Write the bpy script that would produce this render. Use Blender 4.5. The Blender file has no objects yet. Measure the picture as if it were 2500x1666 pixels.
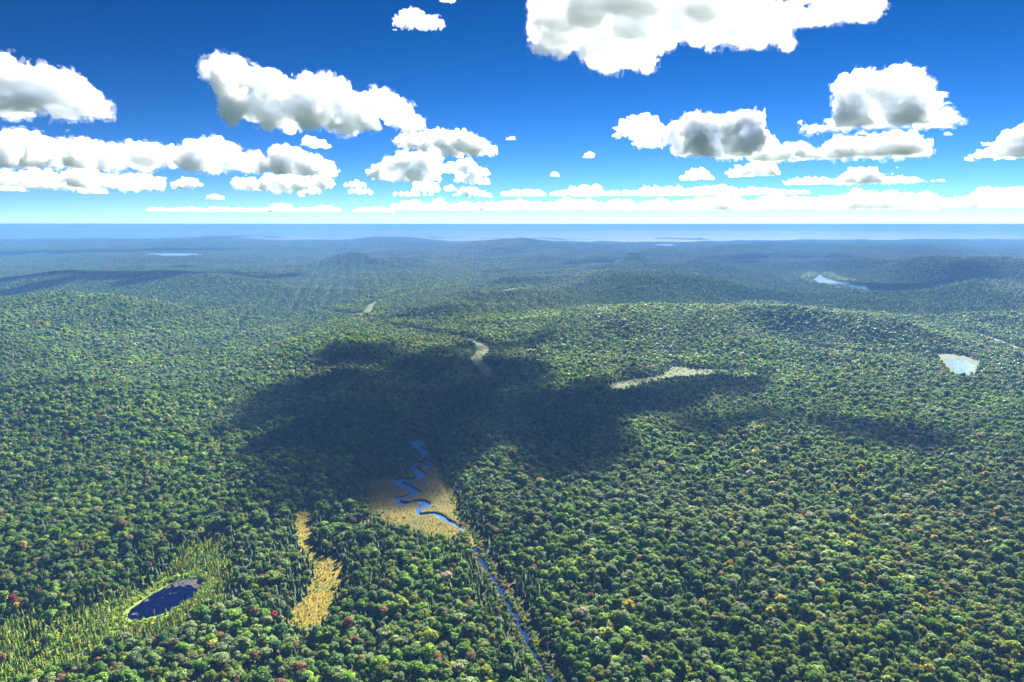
import bpy, bmesh, math, random
import numpy as np
import openvdb

random.seed(7)
RNG = np.random.default_rng(11)
SC = bpy.context.scene
COL = SC.collection
R = math.radians

# ------------------------------------------------------------------ camera, sky, sun, exposure
CAM_Z = 200.0
PITCH = 9.7
cam_data = bpy.data.cameras.new('camera')
cam = bpy.data.objects.new('camera', cam_data)
COL.objects.link(cam)
cam.location = (0, 0, CAM_Z)
cam.rotation_euler = (R(90 - PITCH), 0, 0)
cam_data.sensor_width = 36
cam_data.lens = 24
cam_data.clip_start = 1
cam_data.clip_end = 120000
SC.camera = cam

SUN_EL, SUN_AZ = 34.5, 21.0            # degrees; azimuth to the right of the view direction (+Y)
world = bpy.data.worlds.new('World')
SC.world = world
world.use_nodes = True
wn = world.node_tree
sky = wn.nodes.new('ShaderNodeTexSky')
sky.sky_type = 'NISHITA'
sky.sun_disc = False
sky.sun_elevation = R(SUN_EL)
sky.sun_rotation = R(SUN_AZ)
sky.altitude = 5000
sky.air_density = 0.75
sky.dust_density = 0.0
sky.ozone_density = 1.0
dim = wn.nodes.new('ShaderNodeMix'); dim.data_type = 'RGBA'; dim.blend_type = 'MULTIPLY'; dim.inputs[0].default_value = 1
dim.inputs[7].default_value = (0.1, 0.1, 0.1, 1)
gam = wn.nodes.new('ShaderNodeGamma'); gam.inputs[1].default_value = 1.5        # the deep clear blue of the photograph
lift = wn.nodes.new('ShaderNodeMix'); lift.data_type = 'RGBA'; lift.blend_type = 'MULTIPLY'; lift.inputs[0].default_value = 1
lift.inputs[7].default_value = (1.95, 1.95, 1.98, 1)
lift.clamp_result = False
wn.links.new(sky.outputs[0], dim.inputs[6]); wn.links.new(dim.outputs[2], gam.inputs[0]); wn.links.new(gam.outputs[0], lift.inputs[6])
bg = wn.nodes['Background']
vivid = wn.nodes.new('ShaderNodeHueSaturation'); vivid.inputs['Saturation'].default_value = 1.17; vivid.inputs['Hue'].default_value = 0.5
wn.links.new(lift.outputs[2], vivid.inputs['Color'])
wn.links.new(vivid.outputs[0], bg.inputs[0])
bg.inputs[1].default_value = 0.10

sun_d = bpy.data.lights.new('sun', 'SUN')
sun_d.energy = 5.0
sun_d.angle = R(0.5)
sun_d.color = (1.0, 0.93, 0.80)
sun = bpy.data.objects.new('sun', sun_d)
COL.objects.link(sun)
sun.location = (0, 0, 900)
sun.rotation_euler = (R(90 - SUN_EL), 0, R(180 - SUN_AZ) )
SUN_DIR = np.array([math.sin(R(SUN_AZ)) * math.cos(R(SUN_EL)), math.cos(R(SUN_AZ)) * math.cos(R(SUN_EL)), math.sin(R(SUN_EL))])

SC.view_settings.view_transform = 'Standard'
SC.view_settings.look = 'None'
SC.view_settings.exposure = 2.95
SC.view_settings.gamma = 1.0
SC.view_settings.use_curve_mapping = False
SC.render.engine = 'CYCLES'
cy = SC.cycles
cy.max_bounces = 36
cy.diffuse_bounces = 2
cy.glossy_bounces = 2
cy.transmission_bounces = 2
cy.volume_bounces = 32
cy.transparent_max_bounces = 16
cy.caustics_reflective = False
cy.caustics_refractive = False
cy.use_denoising = True
cy.sample_clamp_indirect = 8.0
cy.use_adaptive_sampling = True
cy.adaptive_threshold = 0.02

# ------------------------------------------------------------------ helpers
CP, SP = math.cos(R(PITCH)), math.sin(R(PITCH))
def ray(u, v):
    """Direction through a point of the 2500x1666 photograph."""
    X = (np.asarray(u, float) - 1250) / 1666.67
    Y = (833 - np.asarray(v, float)) / 1666.67
    return np.stack([X, CP + Y * SP, -SP + Y * CP], -1)
def at(u, v, z=0.0):
    """The point of the plane at height z that the photograph shows at (u, v)."""
    d = ray(u, v)
    t = (z - CAM_Z) / d[..., 2]
    return np.array([0, 0, CAM_Z]) + d * t[..., None]
def to_px(p):
    q = np.asarray(p, float) - np.array([0, 0, CAM_Z])
    f = q[..., 1] * CP - q[..., 2] * SP
    up = q[..., 1] * SP + q[..., 2] * CP
    f = np.maximum(f, 1e-3)
    return 1250 + 1666.67 * q[..., 0] / f, 833 - 1666.67 * up / f, f
def smooth(a, b, x):
    t = np.clip((x - a) / (b - a), 0, 1)
    return t * t * (3 - 2 * t)

_L3 = RNG.random((64, 64, 64)).astype(np.float32) * 2 - 1
def noise3(p):
    """Tileable smooth value noise, p (..., 3) in lattice units."""
    i = np.floor(p).astype(np.int32)
    f = (p - i).astype(np.float32)
    f = f * f * (3 - 2 * f)
    i0 = i & 63
    i1 = (i + 1) & 63
    out = 0
    for a in (0, 1):
        xa = (i1 if a else i0)[..., 0]; wa = f[..., 0] if a else 1 - f[..., 0]
        for b in (0, 1):
            yb = (i1 if b else i0)[..., 1]; wb = wa * (f[..., 1] if b else 1 - f[..., 1])
            out = out + _L3[xa, yb, i0[..., 2]] * wb * (1 - f[..., 2]) + _L3[xa, yb, i1[..., 2]] * wb * f[..., 2]
    return out
_L2 = RNG.random((128, 128)) * 2 - 1
def noise2(x, y):
    i = np.floor(x).astype(np.int64); j = np.floor(y).astype(np.int64)
    fx = x - i; fy = y - j
    fx = fx * fx * (3 - 2 * fx); fy = fy * fy * (3 - 2 * fy)
    a = _L2[i & 127, j & 127] * (1 - fx) + _L2[(i + 1) & 127, j & 127] * fx
    b = _L2[i & 127, (j + 1) & 127] * (1 - fx) + _L2[(i + 1) & 127, (j + 1) & 127] * fx
    return a * (1 - fy) + b * fy
def fbm2(x, y, n=4):
    s = 0; a = 1.0
    for k in range(n):
        s = s + a * noise2(x * 2 ** k + 17.3 * k, y * 2 ** k + 5.1 * k); a *= 0.5
    return s

def tag(o, label=None, category=None, group=None, kind=None):
    if label: o['label'] = label
    if category: o['category'] = category
    if group: o['group'] = group
    if kind: o['kind'] = kind
    return o
def mesh_from(name, verts, faces, mats=(), smooth_shade=False):
    """verts (n,3) array, faces (m,k) array or list of index lists."""
    me = bpy.data.meshes.new(name)
    if isinstance(faces, np.ndarray):
        n, k = faces.shape
        me.vertices.add(len(verts)); me.vertices.foreach_set('co', np.asarray(verts, np.float32).ravel())
        me.loops.add(n * k); me.loops.foreach_set('vertex_index', faces.astype(np.int32).ravel())
        me.polygons.add(n); me.polygons.foreach_set('loop_start', np.arange(0, n * k, k, dtype=np.int32))
        me.update(calc_edges=True)
    else:
        me.from_pydata([tuple(v) for v in verts], [], faces)
    for m in mats: me.materials.append(m)
    if smooth_shade: me.polygons.foreach_set('use_smooth', np.ones(len(me.polygons), bool))
    return me
def link(name, me, parent=None, loc=(0, 0, 0)):
    o = bpy.data.objects.new(name, me)
    COL.objects.link(o)
    o.location = loc
    if parent is not None: o.parent = parent
    return o
def material(name):
    m = bpy.data.materials.new(name)
    m.use_nodes = True
    m.node_tree.nodes.clear()
    out = m.node_tree.nodes.new('ShaderNodeOutputMaterial')
    return m, m.node_tree, out
# ------------------------------------------------------------------ where things lie on the ground (measured on the photograph, metres from here on)
def ground_xy(px):
    a = np.array(px, float)
    return at(a[:, 0], a[:, 1])[:, :2]
def crop(s, u0, v0, pts):
    return [(u0 + x / s, v0 + y / s) for x, y in pts]
BOG = ground_xy([(985, 1066), (1000, 1080), (1008, 1100), (1010, 1120), (1002, 1134), (990, 1150), (980, 1163), (940, 1168), (898, 1172),
                 (886, 1190), (888, 1236), (918, 1266), (953, 1288), (1000, 1304), (1050, 1318), (1095, 1324), (1128, 1316), (1130, 1280),
                 (1122, 1250), (1111, 1222), (1102, 1200), (1090, 1180), (1078, 1150), (1065, 1125), (1054, 1100), (1046, 1080), (1036, 1066)])
C4 = lambda pts: ground_xy(crop(6.818, 880, 1060, pts))
RIVER = C4([(960, 140), (930, 165), (915, 210), (965, 235), (1030, 270), (1085, 325), (1075, 375), (1020, 405), (1010, 430), (1120, 455), (1060, 475),
            (970, 490), (900, 525), (860, 560), (915, 600), (965, 640), (1030, 695), (985, 750), (900, 775), (800, 780), (700, 765), (580, 790),
            (650, 845), (760, 885), (860, 935), (915, 985), (850, 1035), (740, 1070), (640, 1085), (600, 1105), (620, 1155), (700, 1175),
            (830, 1160), (920, 1135), (1010, 1130), (1085, 1170), (1085, 1225), (1010, 1215), (960, 1260), (945, 1330), (1000, 1365),
            (1080, 1345), (1210, 1335), (1290, 1355), (1380, 1410), (1500, 1480), (1620, 1540), (1700, 1590)])
RIVER_W = [9, 7, 4.5, 4, 4, 4, 3, 2.2, 2, 2.5, 3, 3.6, 3.8, 3.8, 3.8, 3.6, 3.4, 3.2, 3, 3, 2.6, 3.2, 3.2, 3, 3, 3.2, 3.2, 3, 3, 3.2, 3.6,
           3.6, 2.4, 2.4, 3, 3.4, 3.2, 2.6, 2.2, 2, 2, 2, 2.4, 2.4, 2.2, 2.2, 2.2, 2.2]
POOLS = [C4([(850, 140), (1045, 112), (1035, 190), (1000, 215), (930, 210), (870, 190)]),
         C4([(1020, 490), (1150, 452), (1215, 500), (1255, 550), (1200, 610), (1120, 610), (1070, 560), (1015, 540)]),
         C4([(590, 1090), (650, 1080), (660, 1130), (760, 1150), (780, 1200), (690, 1200), (610, 1180)]),
         C4([(1040, 1130), (1110, 1160), (1135, 1235), (1060, 1235), (1010, 1215)]),
         C4([(560, 790), (640, 780), (650, 850), (600, 840)])]
STREAM = ground_xy([(1118, 1280), (1131, 1293), (1144, 1304), (1149, 1322), (1160, 1342), (1170, 1361), (1180, 1378), (1192, 1396), (1206, 1416), (1222, 1440),
                    (1234, 1466), (1244, 1487), (1257, 1500), (1265, 1518), (1278, 1547), (1293, 1581), (1308, 1605), (1320, 1624), (1331, 1640), (1344, 1664),
                    (1356, 1692), (1372, 1730)])
STREAM_W = [2, 2, 2, 2.2, 2, 1.8, 1.6, 1.5, 1.5, 1.6, 1.7, 2, 2.1, 2, 2.1, 1.9, 1.8, 1.8, 1.9, 2, 2, 2]
C1 = lambda pts: ground_xy(crop(2.941, 200, 1200, pts))
YELLOW = C1([(1650, 510), (1720, 490), (1805, 470), (1872, 555), (1850, 630), (1810, 740), (1790, 800), (1775, 890), (1700, 990), (1640, 1030), (1560, 990),
             (1520, 890), (1570, 810), (1630, 740), (1665, 680), (1685, 600)])
STRIP = C1([(1555, 150), (1645, 140), (1650, 220), (1630, 300), (1640, 390), (1690, 460), (1660, 490), (1610, 420), (1570, 385), (1545, 310), (1550, 230)])
C5 = lambda pts: ground_xy(crop(8.404, 280, 1380, pts))
POND = C5([(270, 1110), (290, 960), (340, 890), (500, 780), (650, 690), (800, 575), (960, 500), (1100, 425), (1250, 335), (1350, 300), (1480, 270), (1570, 258),
           (1680, 262), (1760, 285), (1770, 400), (1730, 520), (1690, 580), (1610, 660), (1500, 740), (1370, 800), (1250, 880), (1100, 960), (980, 1020),
           (860, 1050), (700, 1090), (540, 1120), (400, 1140)])
C6 = lambda pts: ground_xy(crop(1.8824, 1250, 520, pts))
MARSH = C6([(410, 800), (560, 765), (700, 745), (745, 708), (800, 712), (900, 728), (935, 748), (860, 760), (760, 765), (640, 780), (560, 810), (480, 826)])
RPOND = C6([(1990, 664), (2060, 672), (2132, 686), (2120, 705), (2108, 724), (2060, 724), (2038, 722), (2030, 702), (2010, 686)])
RMARSH = C6([(1950, 640), (2010, 648), (2090, 662), (2150, 678), (2140, 700), (2120, 740), (2070, 752), (2020, 742), (2010, 715), (1985, 690)])
FARLAKE = C6([(1380, 301), (1402, 296), (1412, 282), (1428, 280), (1424, 294), (1455, 305), (1500, 318), (1560, 326), (1620, 332), (1652, 347), (1640, 352), (1560, 337), (1490, 322), (1420, 318)])
LAKES = [ground_xy([(338, 620), (380, 618.5), (440, 618), (500, 617), (500, 620), (450, 623), (400, 623.5), (380, 621)]),
         ground_xy([(174, 608), (225, 608), (225, 610.2), (176, 610)]),
         ground_xy([(1196, 590), (1222, 589), (1222, 591.5), (1200, 592)]),
         ground_xy([(1594, 594.5), (1640, 596.5), (1654, 599), (1620, 598.5), (1600, 597)])]
C3 = lambda pts: ground_xy(crop(4.706, 800, 640, pts))
FLATS = [C3([(215, 615), (300, 598), (420, 590), (480, 575), (495, 515), (512, 518), (512, 575), (440, 606), (330, 622), (225, 632)]),
         C3([(1890, 356), (2000, 330), (2100, 312), (2170, 300), (2172, 318), (2080, 338), (1990, 358)]),
         C3([(1742, 960), (1770, 950), (1800, 968), (1860, 985), (1850, 1015), (1790, 1010), (1740, 990)]),
         C6([(2110, 548), (2150, 556), (2250, 590), (2350, 628), (2350, 640), (2250, 604), (2150, 566)]),
         C6([(1120, 434), (1145, 424), (1150, 438), (1130, 446)])]
CREEKS = [ground_xy([(968, 800), (1020, 808), (1060, 818), (1110, 822), (1150, 833), (1178, 845), (1178, 868), (1160, 880), (1185, 905), (1200, 925)]),
          ground_xy([(800, 760), (850, 772), (895, 766), (908, 745), (935, 732), (1010, 712), (1080, 704), (1112, 694)]),
          ground_xy([(925, 706), (1000, 700), (1060, 694), (1120, 688)]),
          ground_xy([(1950, 840), (2040, 862), (2150, 870), (2270, 866), (2380, 890)]),
          ground_xy([(1400, 950), (1480, 945), (1560, 930)]), ground_xy([(1720, 905), (1800, 912)])]
TAMARACK = ground_xy([(-60, 1560), (60, 1520), (180, 1500), (290, 1440), (380, 1390), (450, 1340), (500, 1300), (540, 1310), (590, 1360), (600, 1420), (575, 1470),
                      (505, 1500), (450, 1540), (380, 1575), (290, 1600), (200, 1660), (60, 1700), (-80, 1740)])

def sd_poly(p, poly):
    """Signed distance of points (n,2) to a polygon, negative inside."""
    p = np.asarray(p, float); d2 = np.full(len(p), 1e30); inside = np.zeros(len(p), bool)
    for a, b in zip(poly, np.roll(poly, -1, 0)):
        e = b - a; w = p - a
        t = np.clip((w @ e) / (e @ e + 1e-12), 0, 1)
        q = w - t[:, None] * e
        d2 = np.minimum(d2, (q * q).sum(1))
        c = (a[1] > p[:, 1]) != (b[1] > p[:, 1])
        with np.errstate(divide='ignore', invalid='ignore'):
            xs = a[0] + (p[:, 1] - a[1]) * e[0] / e[1]
        inside ^= c & (p[:, 0] < xs)
    return np.where(inside, -1, 1) * np.sqrt(d2)
def sd_line(p, line, width=None):
    """Distance to a polyline, less its half width where one is given."""
    p = np.asarray(p, float); best = np.full(len(p), 1e30)
    w = np.zeros(len(line)) if width is None else np.asarray(width, float)
    for k in range(len(line) - 1):
        a, b = line[k], line[k + 1]
        e = b - a; q = p - a
        t = np.clip((q @ e) / (e @ e + 1e-12), 0, 1)
        r = q - t[:, None] * e
        best = np.minimum(best, np.sqrt((r * r).sum(1)) - (w[k] + (w[k + 1] - w[k]) * t))
    return best
def rounded(line, n=2):
    for _ in range(n):
        a, b = line[:-1], line[1:]
        q = np.empty((2 * len(a), line.shape[1])); q[0::2] = a * .75 + b * .25; q[1::2] = a * .25 + b * .75
        line = np.vstack([line[:1], q, line[-1:]])
    return line
def rounded_poly(poly, n=2):
    for _ in range(n):
        b = np.roll(poly, -1, 0)
        q = np.empty((2 * len(poly), 2)); q[0::2] = poly * .75 + b * .25; q[1::2] = poly * .25 + b * .75
        poly = q
    return poly
_r = rounded(np.column_stack([RIVER, RIVER_W]), 1); RIVER, RIVER_W = _r[:, :2], _r[:, 2]
_r = rounded(np.column_stack([STREAM, STREAM_W]), 1); STREAM, STREAM_W = _r[:, :2], _r[:, 2]
POND = rounded_poly(POND, 1)

OPEN = [BOG, YELLOW, STRIP, POND, MARSH, RPOND, RMARSH] + FLATS
def at_level(xy, z):
    return xy * (CAM_Z - z) / CAM_Z
def along(poly, step, close=True):
    out = []
    ends = list(zip(poly, np.roll(poly, -1, 0))) if close else list(zip(poly[:-1], poly[1:]))
    for p, q in ends:
        n = max(1, int(np.hypot(*(q - p)) / step))
        out += [p + (q - p) * k / n for k in range(n)]
    return out
def open_front(poly, tree_h, share=1.0):
    """The near trees hide the near shore in the photograph: the open ground reaches that much closer than what is seen of it."""
    out = poly.copy()
    for k, p in enumerate(poly):
        r = np.hypot(*p)
        if sd_poly((p * (1 - 4.0 / r))[None], poly)[0] > 0:
            out[k] = p * (1 - share * tree_h * r / CAM_Z / r)
    return out
MARSH = open_front(MARSH, 1.0); RPOND = open_front(RPOND, 4); RMARSH = open_front(RMARSH, 4)
FARLAKE = open_front(FARLAKE, 9); LAKES = [open_front(p, 9) for p in LAKES]; FLATS = [open_front(p, 2.0) for p in FLATS]
STRIP = open_front(STRIP, 3)
OPEN = [BOG, YELLOW, STRIP, POND, MARSH, RPOND, RMARSH] + FLATS
FAR_LEVEL = 26.0                       # the far lakes lie on ground a little higher than the bog
FARLAKE = at_level(FARLAKE, 8.0)
LAKES = [at_level(p, FAR_LEVEL) for p in LAKES]
_pts, _lev = [], []
for polys, lev in ((OPEN, 0.0), ([FARLAKE], 8.0), (LAKES, FAR_LEVEL)):
    for poly in polys:
        c = poly.mean(0)
        st = 0.03 * np.hypot(*c) + 12
        q = along(poly, st) + [c] + along(c + (poly - c) * 0.5, st)
        _pts += q; _lev += [lev] * len(q)
for line in [STREAM] + CREEKS:
    q = along(line, 40, False); _pts += q; _lev += [0.0] * len(q)
FLAT_PTS = np.array(_pts); FLAT_Z = np.array(_lev)
FLAT_R = np.maximum(25, 0.03 * np.hypot(FLAT_PTS[:, 0], FLAT_PTS[:, 1]))
def px_hill(u, v, h, wu, depth):
    x, y = at(u, v)[:2]
    h *= 1.35 if y < 3000 else 1.1
    return (x, y, h, wu / 1666.67 * y, depth)
HILLS = [px_hill(60, 812, 34, 260, 190), px_hill(330, 800, 14, 200, 160), px_hill(-150, 900, 30, 200, 150), px_hill(760, 880, 15, 120, 110), px_hill(1010, 852, 10, 150, 80),
         px_hill(1270, 705, 30, 150, 300), px_hill(1490, 715, 24, 130, 280), px_hill(1660, 712, 22, 130, 280), px_hill(1780, 748, 24, 150, 220),
         px_hill(2130, 735, 8, 150, 200), px_hill(2360, 735, 44, 170, 330), px_hill(2520, 705, 60, 160, 420), px_hill(1900, 735, 8, 70, 130),
         px_hill(1545, 655, 40, 30, 200), px_hill(1490, 672, 10, 70, 300), px_hill(850, 660, 46, 50, 300), px_hill(950, 652, 26, 60, 350),
         px_hill(1700, 672, 26, 200, 450), px_hill(2140, 668, 32, 130, 350), px_hill(2270, 690, 26, 100, 300), px_hill(1250, 610, 50, 130, 900),
         px_hill(470, 606, 28, 130, 700), px_hill(560, 590, 42, 150, 1200), px_hill(960, 594, 40, 110, 1200), px_hill(60, 604, 28, 160, 900),
         px_hill(450, 715, 25, 260, 300), px_hill(200, 700, 30, 200, 250), px_hill(1900, 620, 34, 250, 800), px_hill(2400, 625, 38, 250, 800), px_hill(1000, 780, 16, 150, 180),
         px_hill(1450, 800, 22, 220, 200), px_hill(1900, 830, 24, 260, 200), px_hill(2450, 900, 22, 250, 160), px_hill(200, 1000, 16, 330, 130)]
for k, (az, d, h, w) in enumerate([(-34, 26000, 50, 3000), (-24, 33000, 60, 3500), (-14, 30000, 90, 3800), (-6, 26000, 120, 2600), (-2.5, 31000, 150, 2400), (2, 34000, 165, 2600),
                                   (8, 27000, 70, 3600), (16, 34000, 60, 5000), (26, 30000, 40, 5000), (35, 33000, 40, 4500), (-40, 31000, 50, 3000),
                                   (-20, 17000, 60, 1800), (-9, 15000, 60, 1500), (12, 15000, 40, 1700), (22, 17000, 40, 2000), (-30, 14000, 60, 1500)]):
    HILLS.append((d * math.sin(R(az)), d * math.cos(R(az)), h, w, 1600))
def flat_weight(x, y):
    out = np.ones(len(x)); lev = np.zeros(len(x))
    for s in range(0, len(x), 15000):
        dx = x[s:s + 15000, None] - FLAT_PTS[:, 0]; dy = y[s:s + 15000, None] - FLAT_PTS[:, 1]
        d = np.sqrt(dx * dx + dy * dy) / FLAT_R
        k = d.argmin(1)
        out[s:s + 15000] = smooth(0.9, 4.2, d[np.arange(len(k)), k]); lev[s:s + 15000] = FLAT_Z[k]
    return out, lev
def height(x, y, flat=True):
    x = np.asarray(x, float); y = np.asarray(y, float)
    r = np.hypot(x, y)
    h = 14 * smooth(350, 1000, r) * (0.4 + fbm2(x / 420, y / 420, 3)) + 15 * smooth(1500, 5000, r) * (0.5 + fbm2(x / 1700 + 3, y / 1700, 4))
    h += 3 * noise2(x / 90, y / 90) + 9 * smooth(5000, 14000, r) * (0.4 + fbm2(x / 4200 + 8, y / 3000, 4))
    for (hx, hy, hh, sx, sy) in HILLS:
        h = h + hh * np.exp(-((x - hx) / sx) ** 2 - ((y - hy) / sy) ** 2)
    h = np.clip(h, 0, 178)
    if not flat: return h
    w, lev = flat_weight(x, y)
    return h * w + lev * (1 - w)

# ------------------------------------------------------------------ materials of the ground
def noise_node(nt, scale, detail=4, vec=None, rough=0.55):
    n = nt.nodes.new('ShaderNodeTexNoise'); n.inputs['Scale'].default_value = scale; n.inputs['Detail'].default_value = detail
    n.inputs['Roughness'].default_value = rough
    if vec is not None: nt.links.new(vec, n.inputs['Vector'])
    return n
def ramp(nt, fac, stops):
    r = nt.nodes.new('ShaderNodeValToRGB')
    while len(r.color_ramp.elements) < len(stops): r.color_ramp.elements.new(0.5)
    for e, (p, c) in zip(r.color_ramp.elements, stops): e.position = p; e.color = (*c, 1)
    nt.links.new(fac, r.inputs[0])
    return r
def ground_mat(name, scale, stops, bump_scale=1.0, bump=0.5, dist=0.4, rough=0.9):
    m, nt, out = material(name)
    geo = nt.nodes.new('ShaderNodeNewGeometry')
    n1 = noise_node(nt, scale, 6, geo.outputs['Position'], 0.65)
    b = nt.nodes.new('ShaderNodeBsdfPrincipled')
    b.inputs['Roughness'].default_value = rough; b.inputs['Specular IOR Level'].default_value = 0.15
    nt.links.new(ramp(nt, n1.outputs[0], stops).outputs[0], b.inputs['Base Color'])
    n2 = noise_node(nt, bump_scale, 3, geo.outputs['Position'])
    bp = nt.nodes.new('ShaderNodeBump'); bp.inputs['Strength'].default_value = bump; bp.inputs['Distance'].default_value = dist
    nt.links.new(n2.outputs[0], bp.inputs['Height']); nt.links.new(bp.outputs[0], b.inputs['Normal'])
    nt.links.new(b.outputs[0], out.inputs[0])
    return m
M_FOREST_FLOOR = ground_mat('forest_floor', 0.02, [(0.3, (0.0178, 0.0397, 0.0113)), (0.5, (0.0284, 0.0586, 0.0162)), (0.7, (0.0405, 0.0709, 0.0211))], 0.12, 1.0, 8.0)
M_SEDGE = ground_mat('bog_sedge', 0.055, [(0.3, (0.0293, 0.0345, 0.0024)), (0.44, (0.0664, 0.0585, 0.0036)), (0.56, (0.0842, 0.0646, 0.0051)), (0.68, (0.0613, 0.063, 0.0033)), (0.8, (0.0357, 0.042, 0.0027))], 0.9, 0.9, 0.5)
M_GOLD = ground_mat('golden_sedge', 0.07, [(0.3, (0.0778, 0.0935, 0.0096)), (0.42, (0.1296, 0.1153, 0.0086)), (0.54, (0.1503, 0.1091, 0.0106)), (0.62, (0.0881, 0.0686, 0.024)), (0.75, (0.1296, 0.1246, 0.0106))], 0.8, 0.9, 0.5)
M_BANK = ground_mat('bank_growth', 0.12, [(0.3, (0.012, 0.0176, 0.0056)), (0.5, (0.0288, 0.0352, 0.0098)), (0.65, (0.0456, 0.0416, 0.014)), (0.8, (0.0216, 0.0256, 0.0112))], 0.8, 1.0, 0.6)
M_POND_BANK = ground_mat('pond_mat', 0.1, [(0.3, (0.0423, 0.0806, 0.0094)), (0.5, (0.0939, 0.1534, 0.015)), (0.65, (0.1267, 0.1776, 0.02)), (0.8, (0.0656, 0.0888, 0.02))], 0.8, 1.0, 0.6)
M_MARSH = ground_mat('marsh_growth', 0.03, [(0.3, (0.0175, 0.0333, 0.0031)), (0.5, (0.0328, 0.0498, 0.0052)), (0.7, (0.0241, 0.0406, 0.0041))], 0.5, 0.8, 0.6)
M_FLAT = ground_mat('pale_flat', 0.03, [(0.3, (0.052, 0.0447, 0.021)), (0.5, (0.0728, 0.0614, 0.0331)), (0.7, (0.0433, 0.0447, 0.0195))], 0.5, 0.5, 0.4)
def water_mat(name, body, rough=0.04, ripple=0.12, ior=1.333):
    m, nt, out = material(name)
    geo = nt.nodes.new('ShaderNodeNewGeometry')
    b = nt.nodes.new('ShaderNodeBsdfPrincipled')
    b.inputs['Base Color'].default_value = (*body, 1); b.inputs['Roughness'].default_value = rough; b.inputs['IOR'].default_value = ior
    n2 = noise_node(nt, 0.7, 3, geo.outputs['Position'])
    bp = nt.nodes.new('ShaderNodeBump'); bp.inputs['Strength'].default_value = ripple; bp.inputs['Distance'].default_value = 0.1
    nt.links.new(n2.outputs[0], bp.inputs['Height']); nt.links.new(bp.outputs[0], b.inputs['Normal'])
    nt.links.new(b.outputs[0], out.inputs[0])
    return m
M_POND = water_mat('pond_water', (0.0006, 0.001, 0.016), 0.04, 0.12, 1.28)
M_RIVER = water_mat('river_water', (0.03, 0.10, 0.32), 0.05, 0.1, 1.7)  # reflected sky put into the body blue; IOR raised to strengthen the reflection
M_STREAM = water_mat('stream_water', (0.006, 0.014, 0.055), 0.08, 0.3)
M_LAKE = water_mat('lake_water', (0.10, 0.16, 0.26), 0.10, 0.2)

# ------------------------------------------------------------------ ground: one sheet from under the camera to the horizon
def dip(x, y):
    """How far the ground sheet sinks under the sheets of meadow and water near the camera."""
    p = np.stack([x, y], 1); out = np.zeros(len(p))
    sel = np.hypot(x, y) < 1300
    if sel.any():
        q = p[sel]
        d = np.full(len(q), 1e9)
        for poly in (BOG, YELLOW, STRIP, MARSH, RMARSH): d = np.minimum(d, sd_poly(q, poly))
        d = np.minimum(d, sd_poly(q, TAMARACK) + 9); d = np.minimum(d, sd_line(q, STREAM) - 8); d = np.minimum(d, sd_poly(q, POND) - 5)
        out[sel] = 3.0 * (1 - smooth(3, 11, d))
    return out
def make_ground():
    rs = np.concatenate([np.linspace(0, 190, 12)[:-1], 190 * (47000 / 190) ** np.linspace(0, 1, 520)])
    az = np.concatenate([np.radians(np.linspace(-180, -62, 30))[:-1], np.radians(np.linspace(-62, 62, 640)), np.radians(np.linspace(62, 180, 30))[1:]])
    Rr, A = np.meshgrid(rs, az, indexing='ij')
    x = (Rr * np.sin(A)).ravel(); y = (Rr * np.cos(A)).ravel()
    z = height(x, y) - dip(x, y)
    n, m = Rr.shape
    idx = np.arange(n * m).reshape(n, m)
    f = np.stack([idx[:-1, :-1], idx[:-1, 1:], idx[1:, 1:], idx[1:, :-1]], -1).reshape(-1, 4)
    o = link('ground', mesh_from('ground', np.stack([x, y, z], 1), f[:, ::-1], [M_FOREST_FLOOR], True))
    tag(o, 'rolling forested ground running to the blue horizon', 'ground', kind='structure')
make_ground()

def sheet(name, region, res, zfun, mat, label, category, shade=True):
    """A fine sheet over the cells of a grid where region(p) is negative."""
    poly_lo, poly_hi, inside = region
    nx, ny = (np.ceil((poly_hi - poly_lo) / res).astype(int) + 1)
    gx = poly_lo[0] + res * np.arange(nx); gy = poly_lo[1] + res * np.arange(ny)
    X, Y = np.meshgrid(gx, gy, indexing='ij')
    p = np.stack([X.ravel(), Y.ravel()], 1)
    ok = (inside(p) < 0).reshape(nx, ny)
    keep = ok[:-1, :-1] & ok[1:, :-1] & ok[1:, 1:] & ok[:-1, 1:]
    idx = np.arange(nx * ny).reshape(nx, ny)
    f = np.stack([idx[:-1, :-1], idx[1:, :-1], idx[1:, 1:], idx[:-1, 1:]], -1)[keep]
    used = np.unique(f); remap = np.zeros(nx * ny, int); remap[used] = np.arange(len(used))
    q = p[used]
    o = link(name, mesh_from(name, np.column_stack([q, zfun(q)]), remap[f], [mat], shade))
    tag(o, label, category, kind='structure')
    return o
def box_of(pts, pad):
    return pts.min(0) - pad, pts.max(0) + pad
def rough(p, s=6.0, a=1.0):
    return a * (noise2(p[:, 0] / s, p[:, 1] / s) + 0.6 * noise2(p[:, 0] / (s * .4) + 7, p[:, 1] / (s * .4)))
def relief(p):
    return 0.45 + 0.12 * rough(p, 4) + 0.08 * rough(p, 1.5)
def carve(z, d, bank=0.9):
    """d: distance to the water's edge (negative in the water)."""
    return np.where(d < bank, np.minimum(z, -0.7 + (z + 0.7) * smooth(-bank, bank * .6, d)), z)
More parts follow.
